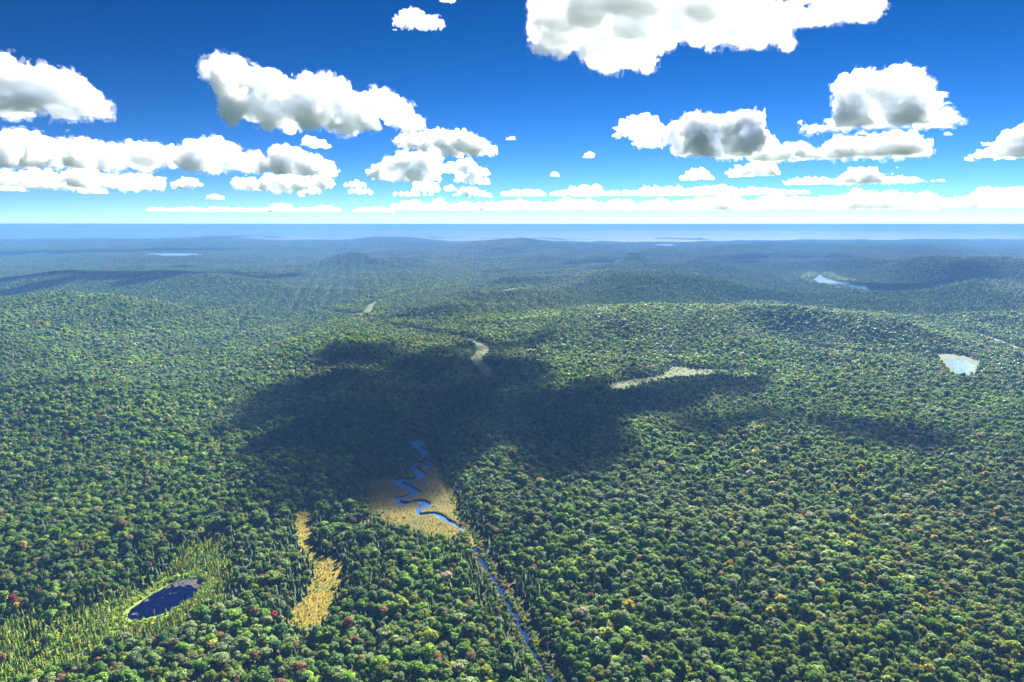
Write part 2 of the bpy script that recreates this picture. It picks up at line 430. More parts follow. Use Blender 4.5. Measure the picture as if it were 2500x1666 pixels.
# the bog with its winding river
def river_d(p):
    d = sd_line(p, RIVER, RIVER_W * 0.92) + rough(p, 5, 0.6) + 1.3 * noise2(p[:, 0] / 17 + 4, p[:, 1] / 17) + .2
    for k, poly in enumerate(POOLS):
        pd = sd_poly(p, poly)
        if k == 1: pd = np.maximum(pd, 1.1 * rough(p, 5.0) - 0.55) + 0.3      # the shallow pool breaks up into puddles
        d = np.minimum(d, pd + rough(p, 4, 0.4))
    return d
lo, hi = box_of(BOG, 18)
sheet('bog_meadow', (lo, hi, lambda p: sd_poly(p, BOG) - 15), 0.8, lambda p: carve(relief(p) + .8 * smooth(2, -8, sd_poly(p, BOG)), river_d(p), 1.0), M_SEDGE, 'open tan and olive sedge bog around the winding river', 'meadow')
sheet('river', (lo, hi, lambda p: np.maximum(river_d(p) - 3, sd_poly(p, BOG) - 10)), 2.0, lambda p: np.zeros(len(p)), M_RIVER, 'bright blue river winding in tight bends through the bog', 'river', False)
# the stream
def stream_d(p):
    return sd_line(p, STREAM, STREAM_W) + rough(p, 5, 0.7)
lo, hi = box_of(STREAM, 16)
clear_of_bog = lambda p: np.maximum(sd_line(p, STREAM) - 14, -(sd_poly(p, BOG) - 14.8))
sheet('stream_bank', (lo, hi, clear_of_bog), 0.8, lambda p: carve(relief(p) + 0.06, stream_d(p)), M_BANK, 'low brown and green growth along both banks of the stream', 'bank')
sheet('stream', (lo, hi, lambda p: np.maximum(sd_line(p, STREAM) - 5, -(sd_poly(p, BOG) - 11))), 2.0, lambda p: np.full(len(p), 0.0), M_STREAM, 'narrow dark blue stream running straight down through the forest', 'stream', False)
# the pond
def pond_d(p):
    return sd_poly(p, POND) + rough(p, 6, 0.7)
lo, hi = box_of(np.vstack([POND, TAMARACK]), 18)
sheet('pond_bank', (lo, hi, lambda p: np.minimum(sd_poly(p, POND) - 16, sd_poly(p, TAMARACK) - 3)), 1.0, lambda p: carve(relief(p) + height(p[:, 0], p[:, 1]), pond_d(p)), M_POND_BANK, 'yellow green floating mat around the dark pond', 'bank')
sheet('pond', (lo, hi, lambda p: sd_poly(p, POND) - 3), 2.0, lambda p: np.zeros(len(p)), M_POND, 'small deep blue oval pond among yellow green tamaracks', 'pond', False)
# dry meadows
lo, hi = box_of(YELLOW, 18)
sheet('golden_meadow', (lo, hi, lambda p: sd_poly(p, YELLOW) - 15), 0.8, relief, M_GOLD, 'long golden meadow right of the pond', 'meadow')
lo, hi = box_of(STRIP, 18)
sheet('meadow_strip', (lo, hi, lambda p: np.maximum(sd_poly(p, STRIP) - 15, -(sd_poly(p, YELLOW) - 14.8))), 0.8, lambda p: relief(p) + 0.03, M_GOLD, 'narrow golden strip of meadow above the long golden meadow', 'meadow')
lo, hi = box_of(MARSH, 18)
sheet('marsh', (lo, hi, lambda p: sd_poly(p, MARSH) - 15), 1.6, relief, M_MARSH, 'pale green and tan marsh right of the cloud shadow', 'marsh')
lo, hi = box_of(RMARSH, 18)
sheet('pond_marsh', (lo, hi, lambda p: sd_poly(p, RMARSH) - 15), 1.6, lambda p: carve(relief(p), sd_poly(p, RPOND) + rough(p, 8, 1.5), 2.0), M_MARSH, 'pale marsh around the silver pond at the right', 'marsh')
sheet('marsh_pond', (lo, hi, lambda p: sd_poly(p, RPOND) - 6), 3.0, lambda p: np.zeros(len(p)), M_LAKE, 'pale silver blue pond in the marsh at the right', 'pond', False)
# far water and pale flats: flat polygons on level ground
def flat_poly(name, poly, z, mat, label, category, thick=0.0):
    n = len(poly)
    me = bpy.data.meshes.new(name)
    c = poly.mean(0)
    me.from_pydata([(*(p - c), 0) for p in poly], [], [list(range(n))])
    if me.polygons[0].normal.z < 0: me.flip_normals()
    me.materials.append(mat)
    o = link(name, me, loc=(c[0], c[1], z)); tag(o, label, category, kind='structure')
flat_poly('lake', rounded_poly(FARLAKE, 1), 8.8, M_LAKE, 'long bright lake among the hills at the right', 'lake')
for poly, lb in zip(LAKES, ['long thin silver lake far off at the left', 'tiny silver lake far off beyond the thin lake', 'small pale lake just under the horizon in the middle', 'pair of tiny pale waters far off right of the middle']):
    flat_poly('lake', poly, FAR_LEVEL + 1.2, M_LAKE, lb, 'lake')
for poly, lb in zip(FLATS, ['pale curved river flat in the middle distance', 'pale tan flat below the small hill in the middle', 'pale clearing along the creek above the cloud shadow', 'thin pale flat beside the dark tree line at the right edge', 'tiny pale reddish clearing above the middle of the right half']):
    flat_poly('clearing', rounded_poly(poly, 1), 0.5, M_FLAT, lb, 'clearing')
# ------------------------------------------------------------------ foliage and bark
def foliage_mat(name, source='INSTANCER', trans=0.42, vary=0.5, spec=0.1):
    m, nt, out = material(name)
    at_ = nt.nodes.new('ShaderNodeAttribute'); at_.attribute_type = source; at_.attribute_name = 'tint'
    geo = nt.nodes.new('ShaderNodeNewGeometry')
    mr = nt.nodes.new('ShaderNodeMapRange'); mr.inputs['To Min'].default_value = 1 - vary; mr.inputs['To Max'].default_value = 1 + vary
    nt.links.new(geo.outputs['Random Per Island'], mr.inputs[0])
    mul = nt.nodes.new('ShaderNodeMix'); mul.data_type = 'RGBA'; mul.blend_type = 'MULTIPLY'; mul.inputs[0].default_value = 1.0
    nt.links.new(at_.outputs['Color'], mul.inputs[6]); nt.links.new(mr.outputs[0], mul.inputs[7])
    b = nt.nodes.new('ShaderNodeBsdfPrincipled'); b.inputs['Roughness'].default_value = 0.55; b.inputs['Specular IOR Level'].default_value = spec
    t = nt.nodes.new('ShaderNodeBsdfTranslucent')
    mx = nt.nodes.new('ShaderNodeMixShader'); mx.inputs[0].default_value = trans
    nt.links.new(mul.outputs[2], b.inputs['Base Color']); nt.links.new(mul.outputs[2], t.inputs['Color'])
    nt.links.new(b.outputs[0], mx.inputs[1]); nt.links.new(t.outputs[0], mx.inputs[2]); nt.links.new(mx.outputs[0], out.inputs[0])
    return m
def plain_mat(name, col, rough=0.9):
    m, nt, out = material(name)
    b = nt.nodes.new('ShaderNodeBsdfPrincipled'); b.inputs['Roughness'].default_value = rough; b.inputs['Specular IOR Level'].default_value = 0.2
    geo = nt.nodes.new('ShaderNodeNewGeometry')
    n = noise_node(nt, 1.5, 4, geo.outputs['Position'])
    nt.links.new(ramp(nt, n.outputs[0], [(0.3, tuple(c * .7 for c in col)), (0.7, tuple(min(1, c * 1.25) for c in col))]).outputs[0], b.inputs['Base Color'])
    nt.links.new(b.outputs[0], out.inputs[0])
    return m
M_LEAF = foliage_mat('leaf_canopy')
M_TAM = foliage_mat('tamarack_needles', 'INSTANCER', 0.42, 0.4)
M_FAR_LEAF = foliage_mat('far_leaf_canopy', 'GEOMETRY', 0.38, 0.45, 0.03)
M_BARK = plain_mat('bark', (0.09, 0.075, 0.06))
M_DEAD = plain_mat('dead_wood', (0.36, 0.33, 0.31))

# ------------------------------------------------------------------ tree shapes
def unit(v): return v / (np.linalg.norm(v, axis=-1, keepdims=True) + 1e-9)
def leaf_quads(c, nrm, size, rng, squash=1.0):
    """A bent leaf-cluster face of four corners at each centre."""
    n = len(c)
    a = unit(np.cross(nrm, rng.normal(size=(n, 3)))); b = np.cross(nrm, a)
    s = size * rng.uniform(0.65, 1.35, (n, 1))
    k = rng.uniform(0.25, 0.5, (n, 1)) * s
    v = np.stack([c + a * s, c + b * s * squash + nrm * k * .4, c - a * s, c - b * s * squash - nrm * k * .6], 1).reshape(-1, 3)
    f = np.arange(4 * n).reshape(n, 4)
    return v, f
def ico(sub):
    bm = bmesh.new(); bmesh.ops.create_icosphere(bm, subdivisions=sub, radius=1)
    v = np.array([p.co[:] for p in bm.verts]); f = np.array([[q.index for q in p.verts] for p in bm.faces]); bm.free()
    return v, f
ICO1, ICO2 = ico(1), ico(2)
def join(parts):
    vs, fs, o = [], [], 0
    for v, f in parts:
        vs.append(np.asarray(v)); fs += [[int(a) + o for a in q] for q in f]; o += len(v)
    return np.vstack(vs), fs
def broad_crown(seed, quads, size, core=ICO1, H=15.5, rad=3.7, lobes=11):
    rng = np.random.default_rng(seed)
    c0 = np.array([0, 0, H - 4.2])
    L = [(c0, np.array([rad * .80, rad * .80, 3.6]))]
    for k in range(lobes):
        th = k * 2.4 + rng.uniform(-.5, .5); e = rng.uniform(0.05, 1.2) if k else 1.5
        d = np.array([math.cos(th) * math.cos(e), math.sin(th) * math.cos(e), math.sin(e)])
        r = rng.uniform(0.32, 0.52) * rad
        L.append((c0 + d * np.array([rad * .72, rad * .72, 3.1]), np.array([r, r, r * .85])))
    area = np.array([l[1][0] ** 2 for l in L]); area[0] *= .55
    cnt = np.maximum(4, (quads * area / area.sum())).astype(int)
    C, N = [], []
    for (c, r), n in zip(L, cnt):
        d = unit(rng.normal(size=(int(n * 1.6), 3))); d[:, 2] = np.abs(d[:, 2]) * 1.15 - .42; d = unit(d)
        p = c + d * r * rng.uniform(0.86, 1.10, (len(d), 1))
        keep = np.ones(len(d), bool)
        for (c2, r2) in L:
            if c2 is not c: keep &= (((p - c2) / r2) ** 2).sum(1) > .72
        p, d = p[keep][:n], d[keep][:n]
        C.append(p); N.append(unit(d + rng.normal(scale=.42, size=d.shape) + np.array([0, 0, .25])))
    C = np.vstack(C); N = np.vstack(N)
    core_v = core[0] * np.array([rad * .74, rad * .74, 3.2]) + c0
    core_v = core_v * (1 + .06 * rng.normal(size=(len(core_v), 1)) * np.array([1, 1, .1]))
    low = core[0] * np.array([rad * .5, rad * .5, 3.0]) + c0 - np.array([0, 0, 2.6])
    return join([leaf_quads(C, N, size, rng), (core_v, core[1]), (low, core[1])])
def trunk_shape(h, r, seg=6, lean=0.0):
    v, f = [], []
    for k, z in enumerate((0, h * .35, h * .7, h)):
        rr = r * (1.25, .85, .6, .2)[k]
        for s in range(seg):
            a = 2 * math.pi * s / seg
            v.append((rr * math.cos(a) + lean * z * z / h, rr * math.sin(a), z))
    for k in range(3):
        for s in range(seg):
            f.append([k * seg + s, k * seg + (s + 1) % seg, (k + 1) * seg + (s + 1) % seg, (k + 1) * seg + s])
    return np.array(v), f
def conifer_crown(seed, H=16.0, rad=2.3, tiers=11, per=8, low=0.14, gap=0.0, size=1.0):
    """Whorls of drooping boughs, each a few ragged needle faces, tapering to a spire."""
    rng = np.random.default_rng(seed); vs, fs, o = [], [], 0
    for k in range(tiers):
        t = k / (tiers - 1)
        z = H * (low + (1 - low) * t ** .9) - .2
        r = rad * (1 - t) ** .85 + .16
        for j in range(per if t < .8 else max(4, per - 3)):
            if rng.random() < gap: continue
            a = 2 * math.pi * (j + rng.uniform(-.3, .3)) / per + k * 1.1
            rr = r * rng.uniform(.7, 1.2); w = rr * rng.uniform(.42, .62) * size + .12
            d = np.array([math.cos(a), math.sin(a), 0]); s = np.array([-d[1], d[0], 0])
            zz = z + rng.uniform(-.3, .3); dr = rr * rng.uniform(.28, .55)
            q = [np.array([0, 0, zz + .35]), d * rr * .6 + s * w + np.array([0, 0, zz - dr * .55]), d * rr + np.array([0, 0, zz - dr]), d * rr * .6 - s * w + np.array([0, 0, zz - dr * .55])]
            vs += q; fs.append([o, o + 1, o + 2, o + 3]); o += 4
    for s in range(5):          # the spire
        a = s * 2 * math.pi / 5
        vs += [np.array([.22 * math.cos(a), .22 * math.sin(a), H * .93]), np.array([.22 * math.cos(a + 1.26), .22 * math.sin(a + 1.26), H * .93]), np.array([0, 0, H * 1.03])]
        fs.append([o, o + 1, o + 2]); o += 3
    return np.array(vs), fs
def tamarack_crown(seed, H=10.5, rad=2.1, n=170, size=.55):
    rng = np.random.default_rng(seed)
    t = rng.random(n) ** .8; z = H * (.08 + .92 * t); r = rad * (1 - t) ** .8 * np.sqrt(rng.uniform(.15, 1, n)) + .08
    a = rng.uniform(0, 2 * math.pi, n)
    c = np.stack([r * np.cos(a), r * np.sin(a), z], 1)
    nrm = unit(np.stack([np.cos(a) * .6, np.sin(a) * .6, np.full(n, .9)], 1) + rng.normal(scale=.35, size=(n, 3)))
    q = leaf_quads(c, nrm, size, rng, .7)
    return join([q, conifer_crown(seed, H, rad * .55, 6, 4, .1, .2)])
def far_dome(rng, H, rad, seg=7):
    """A crown seen from kilometres away: an uneven dome of three rings."""
    v, f = [], []
    for k, (rr, zz) in enumerate(((.8, .38), (1.0, .62), (.72, .86))):
        for s in range(seg):
            a = 2 * math.pi * (s + rng.uniform(-.2, .2)) / seg; q = rr * rad * rng.uniform(.8, 1.2)
            v.append((q * math.cos(a), q * math.sin(a), H * zz + rng.uniform(-.5, .5)))
    v.append((rng.uniform(-.5, .5), rng.uniform(-.5, .5), H * rng.uniform(.96, 1.05)))
    for k in range(2):
        for s in range(seg):
            f.append([k * seg + s, k * seg + (s + 1) % seg, (k + 1) * seg + (s + 1) % seg, (k + 1) * seg + s])
    for s in range(seg): f.append([2 * seg + s, 2 * seg + (s + 1) % seg, 3 * seg])
    return np.array(v), f

# ------------------------------------------------------------------ colours (real leaf albedos) and their words
PAL = {
    'dark green': (0.042, 0.096, 0.010), 'mid green': (0.088, 0.175, 0.014), 'light green': (0.142, 0.240, 0.022), 'yellow green': (0.208, 0.258, 0.018),
    'grey green': (0.140, 0.200, 0.072), 'blue green': (0.044, 0.114, 0.032), 'olive green': (0.132, 0.152, 0.016), 'russet': (0.155, 0.100, 0.040),
    'red': (0.27, 0.045, 0.030), 'golden yellow': (0.36, 0.285, 0.014), 'pale brown': (0.22, 0.21, 0.14), 'orange': (0.26, 0.17, 0.03)}
PN = list(PAL); PV = np.array([PAL[k] for k in PN])
def pick_colours(n, weights, rng):
    w = np.array([weights.get(k, 0) for k in PN], float)
    return rng.choice(len(PN), n, p=w / w.sum())
BROAD_W = {'dark green': 20, 'mid green': 27, 'light green': 18, 'yellow green': 7, 'grey green': 14, 'blue green': 7, 'olive green': 8, 'russet': 0.8, 'red': 0.07, 'golden yellow': 0.2, 'pale brown': 1.5, 'orange': 0.1}
CON_W = {'dark green': 45, 'blue green': 40, 'mid green': 20, 'grey green': 6}
TAM_W = {'yellow green': 42, 'light green': 34, 'mid green': 14, 'grey green': 7, 'golden yellow': 1.5, 'pale brown': 5, 'dark green': 4}

# ------------------------------------------------------------------ where the trees stand
def grid_points(y0, y1, step, rng, wide=0.80, pad=60, jit=0.42):
    ys = np.arange(y0, y1, step * .87); P = []
    for k, y in enumerate(ys):
        w = wide * y + pad
        xs = np.arange(-w, w, step) + (step / 2 if k % 2 else 0)
        P.append(np.stack([xs, np.full(len(xs), y)], 1))
    P = np.vstack(P)
    return P + rng.uniform(-jit, jit, P.shape) * step
def clearance(p):
    """Metres to the nearest open ground (negative on it)."""
    d = np.full(len(p), 999.0)
    def put(lo, hi, f, pad=70):
        s = (p[:, 0] > lo[0] - pad) & (p[:, 0] < hi[0] + pad) & (p[:, 1] > lo[1] - pad) & (p[:, 1] < hi[1] + pad)
        if s.any(): d[s] = np.minimum(d[s], f(p[s]))
    for poly in OPEN + [FARLAKE] + LAKES:
        put(*box_of(poly, 0), lambda q, g=poly: sd_poly(q, g))
    put(*box_of(STREAM, 0), lambda q: sd_line(q - np.array([1.8, 0]), STREAM) - 4.9)
    for k, c in enumerate(CREEKS):
        put(*box_of(c, 0), lambda q, g=c, k=k: sd_line(q, g) - (9 if k == 0 else 7))
    return d
rng = np.random.default_rng(5)
TAM_POLY = TAMARACK
def kept(p, d, soft=2.2):
    return d > rng.uniform(0.3, soft, len(p))
P = np.vstack([grid_points(205, 900, 2.7, rng), grid_points(900, 1400, 2.95, rng)])
dc = clearance(P); ok = kept(P, dc); P, dc = P[ok], dc[ok]
Pf = grid_points(1400, 2700, 3.2, rng); df = clearance(Pf)       # beyond, single trees only along the open ground
ok = (df > rng.uniform(.3, 2.2, len(df))) & (df < 46); P = np.vstack([P, Pf[ok]]); dc = np.concatenate([dc, df[ok]])
td = np.full(len(P), 999.0); near = P[:, 1] < 520; td[near] = sd_poly(P[near], TAM_POLY)
in_tam = td + 9 * rough(P, 22) < rng.uniform(-6, 6, len(P))
ok = ~in_tam | ((rng.random(len(P)) < 0.05) & (sd_poly(P, POND) > 30)); P, dc, td = P[ok], dc[ok], td[ok]
# tamaracks stand closer together and only round the pond (and a few at the bog)
T = grid_points(205, 470, 1.75, rng); T = T[(T[:, 0] < -20)]
tc = clearance(T)
tdd = sd_poly(T, TAM_POLY) + 9 * rough(T, 22)
dpond = sd_poly(T, POND)
thin = 0.80 - 0.35 * (dpond < 7) + 0.25 * noise2(T[:, 0] / 14, T[:, 1] / 14)
ok = (tdd < rng.uniform(-6, 7, len(T))) & (tc > 0.8) & (rng.random(len(T)) < thin); T = T[ok]
B = np.vstack([grid_points(430, 700, 5, rng, 0.3)]); B = B[np.abs(sd_poly(B, BOG) - 7) < 8]
B = B[(clearance(B) > 1.0) & (rng.random(len(B)) < 0.14)]
# conifers: everywhere a few, many along bog, stream and creeks
cn = noise2(P[:, 0] / 120 + 3, P[:, 1] / 120)
pcon = 0.05 + 0.30 * smooth(0.25, 0.75, cn) + 0.55 * np.exp(-np.maximum(dc, 0) / 20)
gap = noise2(P[:, 0] / 16 + 77, P[:, 1] / 16) + .5 * noise2(P[:, 0] / 7, P[:, 1] / 7)
ok = (gap < .72) | (rng.random(len(P)) < .25); P, dc, td, pcon = P[ok], dc[ok], td[ok], pcon[ok]
is_con = rng.random(len(P)) < pcon
def spec(n): return dict(x=None)
def attributes(p, d, kind):
    n = len(p)
    z = height(p[:, 0], p[:, 1])
    if kind == 'broad':
        s = 0.42 * np.clip(rng.lognormal(0, .32, n), .5, 2.0) * (0.66 + 0.34 * smooth(0, 16, d))
        s *= 1 + .10 * noise2(p[:, 0] / 60, p[:, 1] / 60)
        col = pick_colours(n, BROAD_W, rng)
        patch = noise2(p[:, 0] / 75 + 9, p[:, 1] / 75)
        swap = rng.random(n)
        col = np.where((patch > .35) & (swap < .35), PN.index('light green'), col)
        col = np.where((patch < -.4) & (swap < .35), PN.index('grey green'), col)
        near_r = smooth(60, 260, p[:, 0]) * smooth(700, 300, p[:, 1])
        col = np.where((near_r > .2) & (rng.random(n) < .16 * near_r), PN.index('olive green'), col)
        col = np.where((near_r > .2) & (rng.random(n) < .028 * near_r), PN.index('golden yellow'), col)
        col = np.where((near_r > .2) & (rng.random(n) < .12 * near_r), PN.index('yellow green'), col)
        lowleft = smooth(30, -60, p[:, 0]) * smooth(420, 300, p[:, 1])
        col = np.where(rng.random(n) < .035 * lowleft, PN.index('russet'), col)
        sc = np.stack([s * rng.uniform(.86, 1.14, n), s * rng.uniform(.86, 1.14, n), (0.22 + .5 * s) * rng.uniform(.78, 1.22, n)], 1)
    elif kind == 'con':
        s = rng.uniform(.33, .62, n) * (0.72 + .28 * smooth(0, 12, d)); col = pick_colours(n, CON_W, rng)
        sc = np.stack([s * rng.uniform(.9, 1.25, n)] * 2 + [s], 1)
    else:
        s = rng.uniform(.20, .50, n) * rng.uniform(.8, 1.1, n) * (0.7 + .3 * smooth(0, 14, d)); col = pick_colours(n, TAM_W, rng)
        sc = np.stack([s * rng.uniform(.9, 1.2, n)] * 2 + [s], 1)
    stand = 1 + .22 * noise2(p[:, 0] / 45 + 31, p[:, 1] / 60) + .16 * noise2(p[:, 0] / 160 + 3, p[:, 1] / 220)
    tint = PV[col] * stand[:, None] * rng.uniform(.74, 1.28, (n, 1)) * rng.uniform(.92, 1.08, (n, 3))
    return dict(p=np.column_stack([p, z]), s=sc, col=col, tint=tint, rot=rng.uniform(0, 2 * math.pi, n), d=d)
broad = attributes(P[~is_con], dc[~is_con], 'broad')
con = attributes(P[is_con], dc[is_con], 'con')
tam = attributes(np.vstack([T, B]), clearance(np.vstack([T, B])), 'tam')
con['s'][:, :] *= np.where(rng.random(len(con['p'])) < .5, 1.0, 0.85)[:, None]

# ------------------------------------------------------------------ tree meshes
def tree_mesh(name, shape, mat): return mesh_from(name, shape[0], shape[1] if isinstance(shape[1], list) else shape[1].tolist(), [mat])
NB, NC, NT = 7, 4, 4
BROAD_NEAR = [tree_mesh('crown', broad_crown(100 + k, 620, 0.50, H=15.5 + (k % 3) * .8, lobes=9 + k % 4), M_LEAF) for k in range(NB)]
BROAD_MID = [tree_mesh('crown', broad_crown(200 + k, 150, 0.95, H=15.5 + (k % 3) * .8, lobes=8), M_LEAF) for k in range(5)]
BROAD_FAR = [tree_mesh('crown', broad_crown(300 + k, 46, 1.55, H=16, lobes=6), M_LEAF) for k in range(4)]
CON_NEAR = [tree_mesh('crown', conifer_crown(400 + k, 15.5, 3.0, 15, 9), M_LEAF) for k in range(NC)]
CON_MID = [tree_mesh('crown', conifer_crown(450 + k, 15.5, 3.0, 8, 7), M_LEAF) for k in range(3)]
TAM_NEAR = [tree_mesh('crown', tamarack_crown(500 + k), M_TAM) for k in range(NT)]
TRUNK_BROAD = tree_mesh('trunk', trunk_shape(13.5, .26), M_BARK)
TRUNK_CON = tree_mesh('trunk', trunk_shape(15.0, .20), M_BARK)
TRUNK_TAM = tree_mesh('trunk', trunk_shape(10.6, .10), M_BARK)

def patch_mesh(seed, side=40.0, step=3.15):
    """A 40 m square of far crowns, one tint to each."""
    g = np.random.default_rng(seed); vs, fs, tint, o = [], [], [], 0
    n = int(side / step)
    for i in range(n):
        for j in range(n):
            con_ = g.random() < .10
            h = g.uniform(5.2, 8.2); r = g.uniform(1.35, 2.25) * (.62 if con_ else 1)
            v, f = far_dome(g, h, r, 5)
            if con_: v[:, 2] = v[:, 2] * 1.05
            v = v + np.array([(i + .5 + g.uniform(-.33, .33)) * side / n - side / 2, (j + .5 + g.uniform(-.33, .33)) * side / n - side / 2, 0])
            c = PV[pick_colours(1, CON_W if con_ else BROAD_W, g)[0]] * g.uniform(.66, 1.22) * np.array([.92, 1.0, .85])
            vs.append(v); fs += [[a + o for a in q] for q in f]; tint += [c] * len(v); o += len(v)
    me = tree_mesh('far_crowns', (np.vstack(vs), fs), M_FAR_LEAF)
    ca = me.attributes.new('tint', 'FLOAT_COLOR', 'POINT')
    ca.data.foreach_set('color', np.column_stack([np.array(tint), np.ones(len(tint))]).astype(np.float32).ravel())
    return me
PATCH = [patch_mesh(600 + k) for k in range(8)]

# ------------------------------------------------------------------ the trees that show largest: things of their own
GROUP = {'broad': 'broadleaf trees nearest the camera', 'con': 'dark conifers among the nearer trees', 'tam': 'slender tamaracks round the pond'}
def pixels(t, frac=.9):
    q = t['p'].copy(); q[:, 2] += t['H'] * t['s'][:, 2] * frac
    return to_px(q)
for t, hgt in ((broad, 15.5), (con, 16.5), (tam, 10.5)):
    t['H'] = hgt
    t['u'], t['v'], t['f'] = pixels(t)
    t['seen'] = (t['u'] > 4) & (t['u'] < 2496) & (t['v'] < 1655) & (t['v'] > 0)
    t['taken'] = np.zeros(len(t['p']), bool); t['special'] = [None] * len(t['p'])
SPECIAL = [(2085, 1408, 'golden yellow', 'golden yellow broadleaf tree deep in the forest of the right half'), (2160, 1388, 'golden yellow', 'flat topped golden tree behind its like in the right half'),
           (2142, 1458, 'golden yellow', 'broad yellow crown below the two golden trees of the right half'), (2305, 1602, 'golden yellow', 'bright yellow crown above the bottom edge near the right corner'),
           (2272, 1646, 'golden yellow', 'round yellow tree cut by the bottom edge near the right corner'), (2486, 1622, 'golden yellow', 'tall yellow tree at the right edge just above the corner'),
           (2336, 1640, 'yellow green', 'yellow green crown between the yellow trees of the bottom right corner'), (1652, 1379, 'orange', 'small orange crown above the middle of the right half'),
           (1757, 1415, 'orange', 'orange tinted crown right of the small orange crown'), (2418, 1515, 'yellow green', 'pale yellow green dome near the right edge'),
           (1309, 1380, 'red', 'red crown just right of the stream'), (1359, 1451, 'red', 'small bright red crown right of the stream, nearer than the other'),
           (1456, 1482, 'red', 'dull red broad crown right of the stream among green trees'), (1072, 1607, 'red', 'vivid red crown left of the stream near the bottom edge'),
           (813, 1552, 'red', 'scarlet crown below the golden meadow'), (645, 1418, 'red', 'crimson crown between the pond and the golden meadow'),
           (634, 1419, 'orange', 'orange crown beside the crimson one right of the pond'), (576, 1267, 'red', 'red crown in the forest above the pond'),
           (574, 1285, 'russet', 'dark russet crown in the forest above the pond'), (364, 1370, 'red', 'small dark red crown left above the pond'),
           (345, 1330, 'russet', 'reddish brown crown on the slope left above the pond'), (32, 1459, 'red', 'red topped tree near the left edge'),
           (59, 1490, 'golden yellow', 'small yellow crown near the left edge'), (452, 1223, 'golden yellow', 'small yellow crown in the forest far above the pond'),
           (272, 1252, 'golden yellow', 'yellow crown on the left slope'), (720, 1360, 'russet', 'russet broad crown beside the golden meadow'),
           (365, 1560, 'russet', 'large brown red crown below the pond'), (350, 1585, 'russet', 'purplish brown crown under the large brown red one'),
           (690, 1445, 'russet', 'rusty crown left of the golden meadow'), (668, 1493, 'red', 'reddish crown left of the lower end of the golden meadow'),
           (1160, 1606, 'russet', 'brownish pink crown left of the stream'), (555, 1537, 'golden yellow', 'small yellow crown right below the pond'),
           (915, 1642, 'golden yellow', 'yellow flecked crown on the bottom edge left of the stream'), (925, 1630, 'yellow green', 'bright yellow green crown near the bottom edge left of the stream'),
           (1025, 1588, 'orange', 'orange crown left of the stream near the vivid red one'), (1211, 1568, 'orange', 'orange tinted crown close to the left bank of the stream')]
for (u, v, cname, lab) in SPECIAL:
    sc_ = (broad['u'] - u) ** 2 + (broad['v'] - v) ** 2 + 1e6 * broad['taken'] + 1e5 * (np.abs(broad['s'][:, 0] - .5) > .09)
    k = int(np.argmin(sc_))
    broad['taken'][k] = True; broad['special'][k] = lab; broad['col'][k] = PN.index(cname); broad['tint'][k] = PAL[cname]
def choose(t, n):
    want = np.where(t['seen'] & ~t['taken'])[0]
    size = t['s'][want, 0] * np.sqrt(t['s'][want, 2]) / t['f'][want]
    left = n - int(t['taken'].sum())
    t['taken'][want[np.argsort(-size)[:left]]] = True
choose(broad, 300); choose(con, 300); choose(tam, 300)

NTH = ['leftmost', 'second from left', 'third from left', 'fourth from left', 'fifth from left', 'sixth from left', 'seventh from left', 'eighth from left', 'ninth from left']
def place_word(u, v, kind):
    def strip(u):
        for lim, w in ((150, 'in bottom left corner'), (320, 'left below the pond'), (420, "below the pond's left end"), (520, "below the pond's right end"),
                       (610, 'right below the pond'), (700, 'left below golden meadow'), (780, 'below the golden meadow'), (870, 'right below golden meadow'),
                       (960, 'between golden meadow and stream'), (1060, 'midway from meadow to stream'), (1160, 'left of the stream'), (1260, 'close left of the stream'),
                       (1330, "on the stream's left bank"), (1400, "on the stream's right bank"), (1480, 'close right of the stream'), (1580, 'right of the stream'),
                       (1680, 'well right of the stream'), (1780, "left of right half's middle"), (1880, "at right half's middle"), (1980, "just past right half's middle"),
                       (2080, "right of right half's middle"), (2180, 'short of the right corner'), (2280, 'left of right corner'), (2390, 'near the right corner'), (9999, 'in bottom right corner')):
            if u < lim: return w
    if kind == 'tam':
        if v < 1300: return 'at the edge of the bog'
        if v < 1385: return "beyond the pond's far end"
        if u > 470: return 'right of the pond' if v < 1470 else 'right below the pond'
        if v < 1445: return 'behind the pond'
        if u < 330 and v < 1510: return 'left of the pond'
        if v < 1545: return "before the pond's right half" if u > 390 else "before the pond's left half"
        return 'well in front of the pond' if u > 200 else 'in bottom left corner'
    if v > 1560: return strip(u)
    if u > 1060 and v > 1290:
        return ('left of' if u < 1150 + (v - 1300) * .5 else 'right of' if u < 1700 else 'far right of') + (" the stream's lower reach" if v > 1450 else " the stream's upper reach")
    if u < 640: return 'on left slope above pond' if v < 1380 else 'beside the pond'
    if u < 900: return 'beside the golden meadow' if v > 1250 else 'under the cloud shadow'
    if v < 1100: return 'in the cloud shadow'
    return 'on the left side of the bog' if u < 1000 else 'on the right side of the bog' if v < 1260 else 'at the near end of the bog'
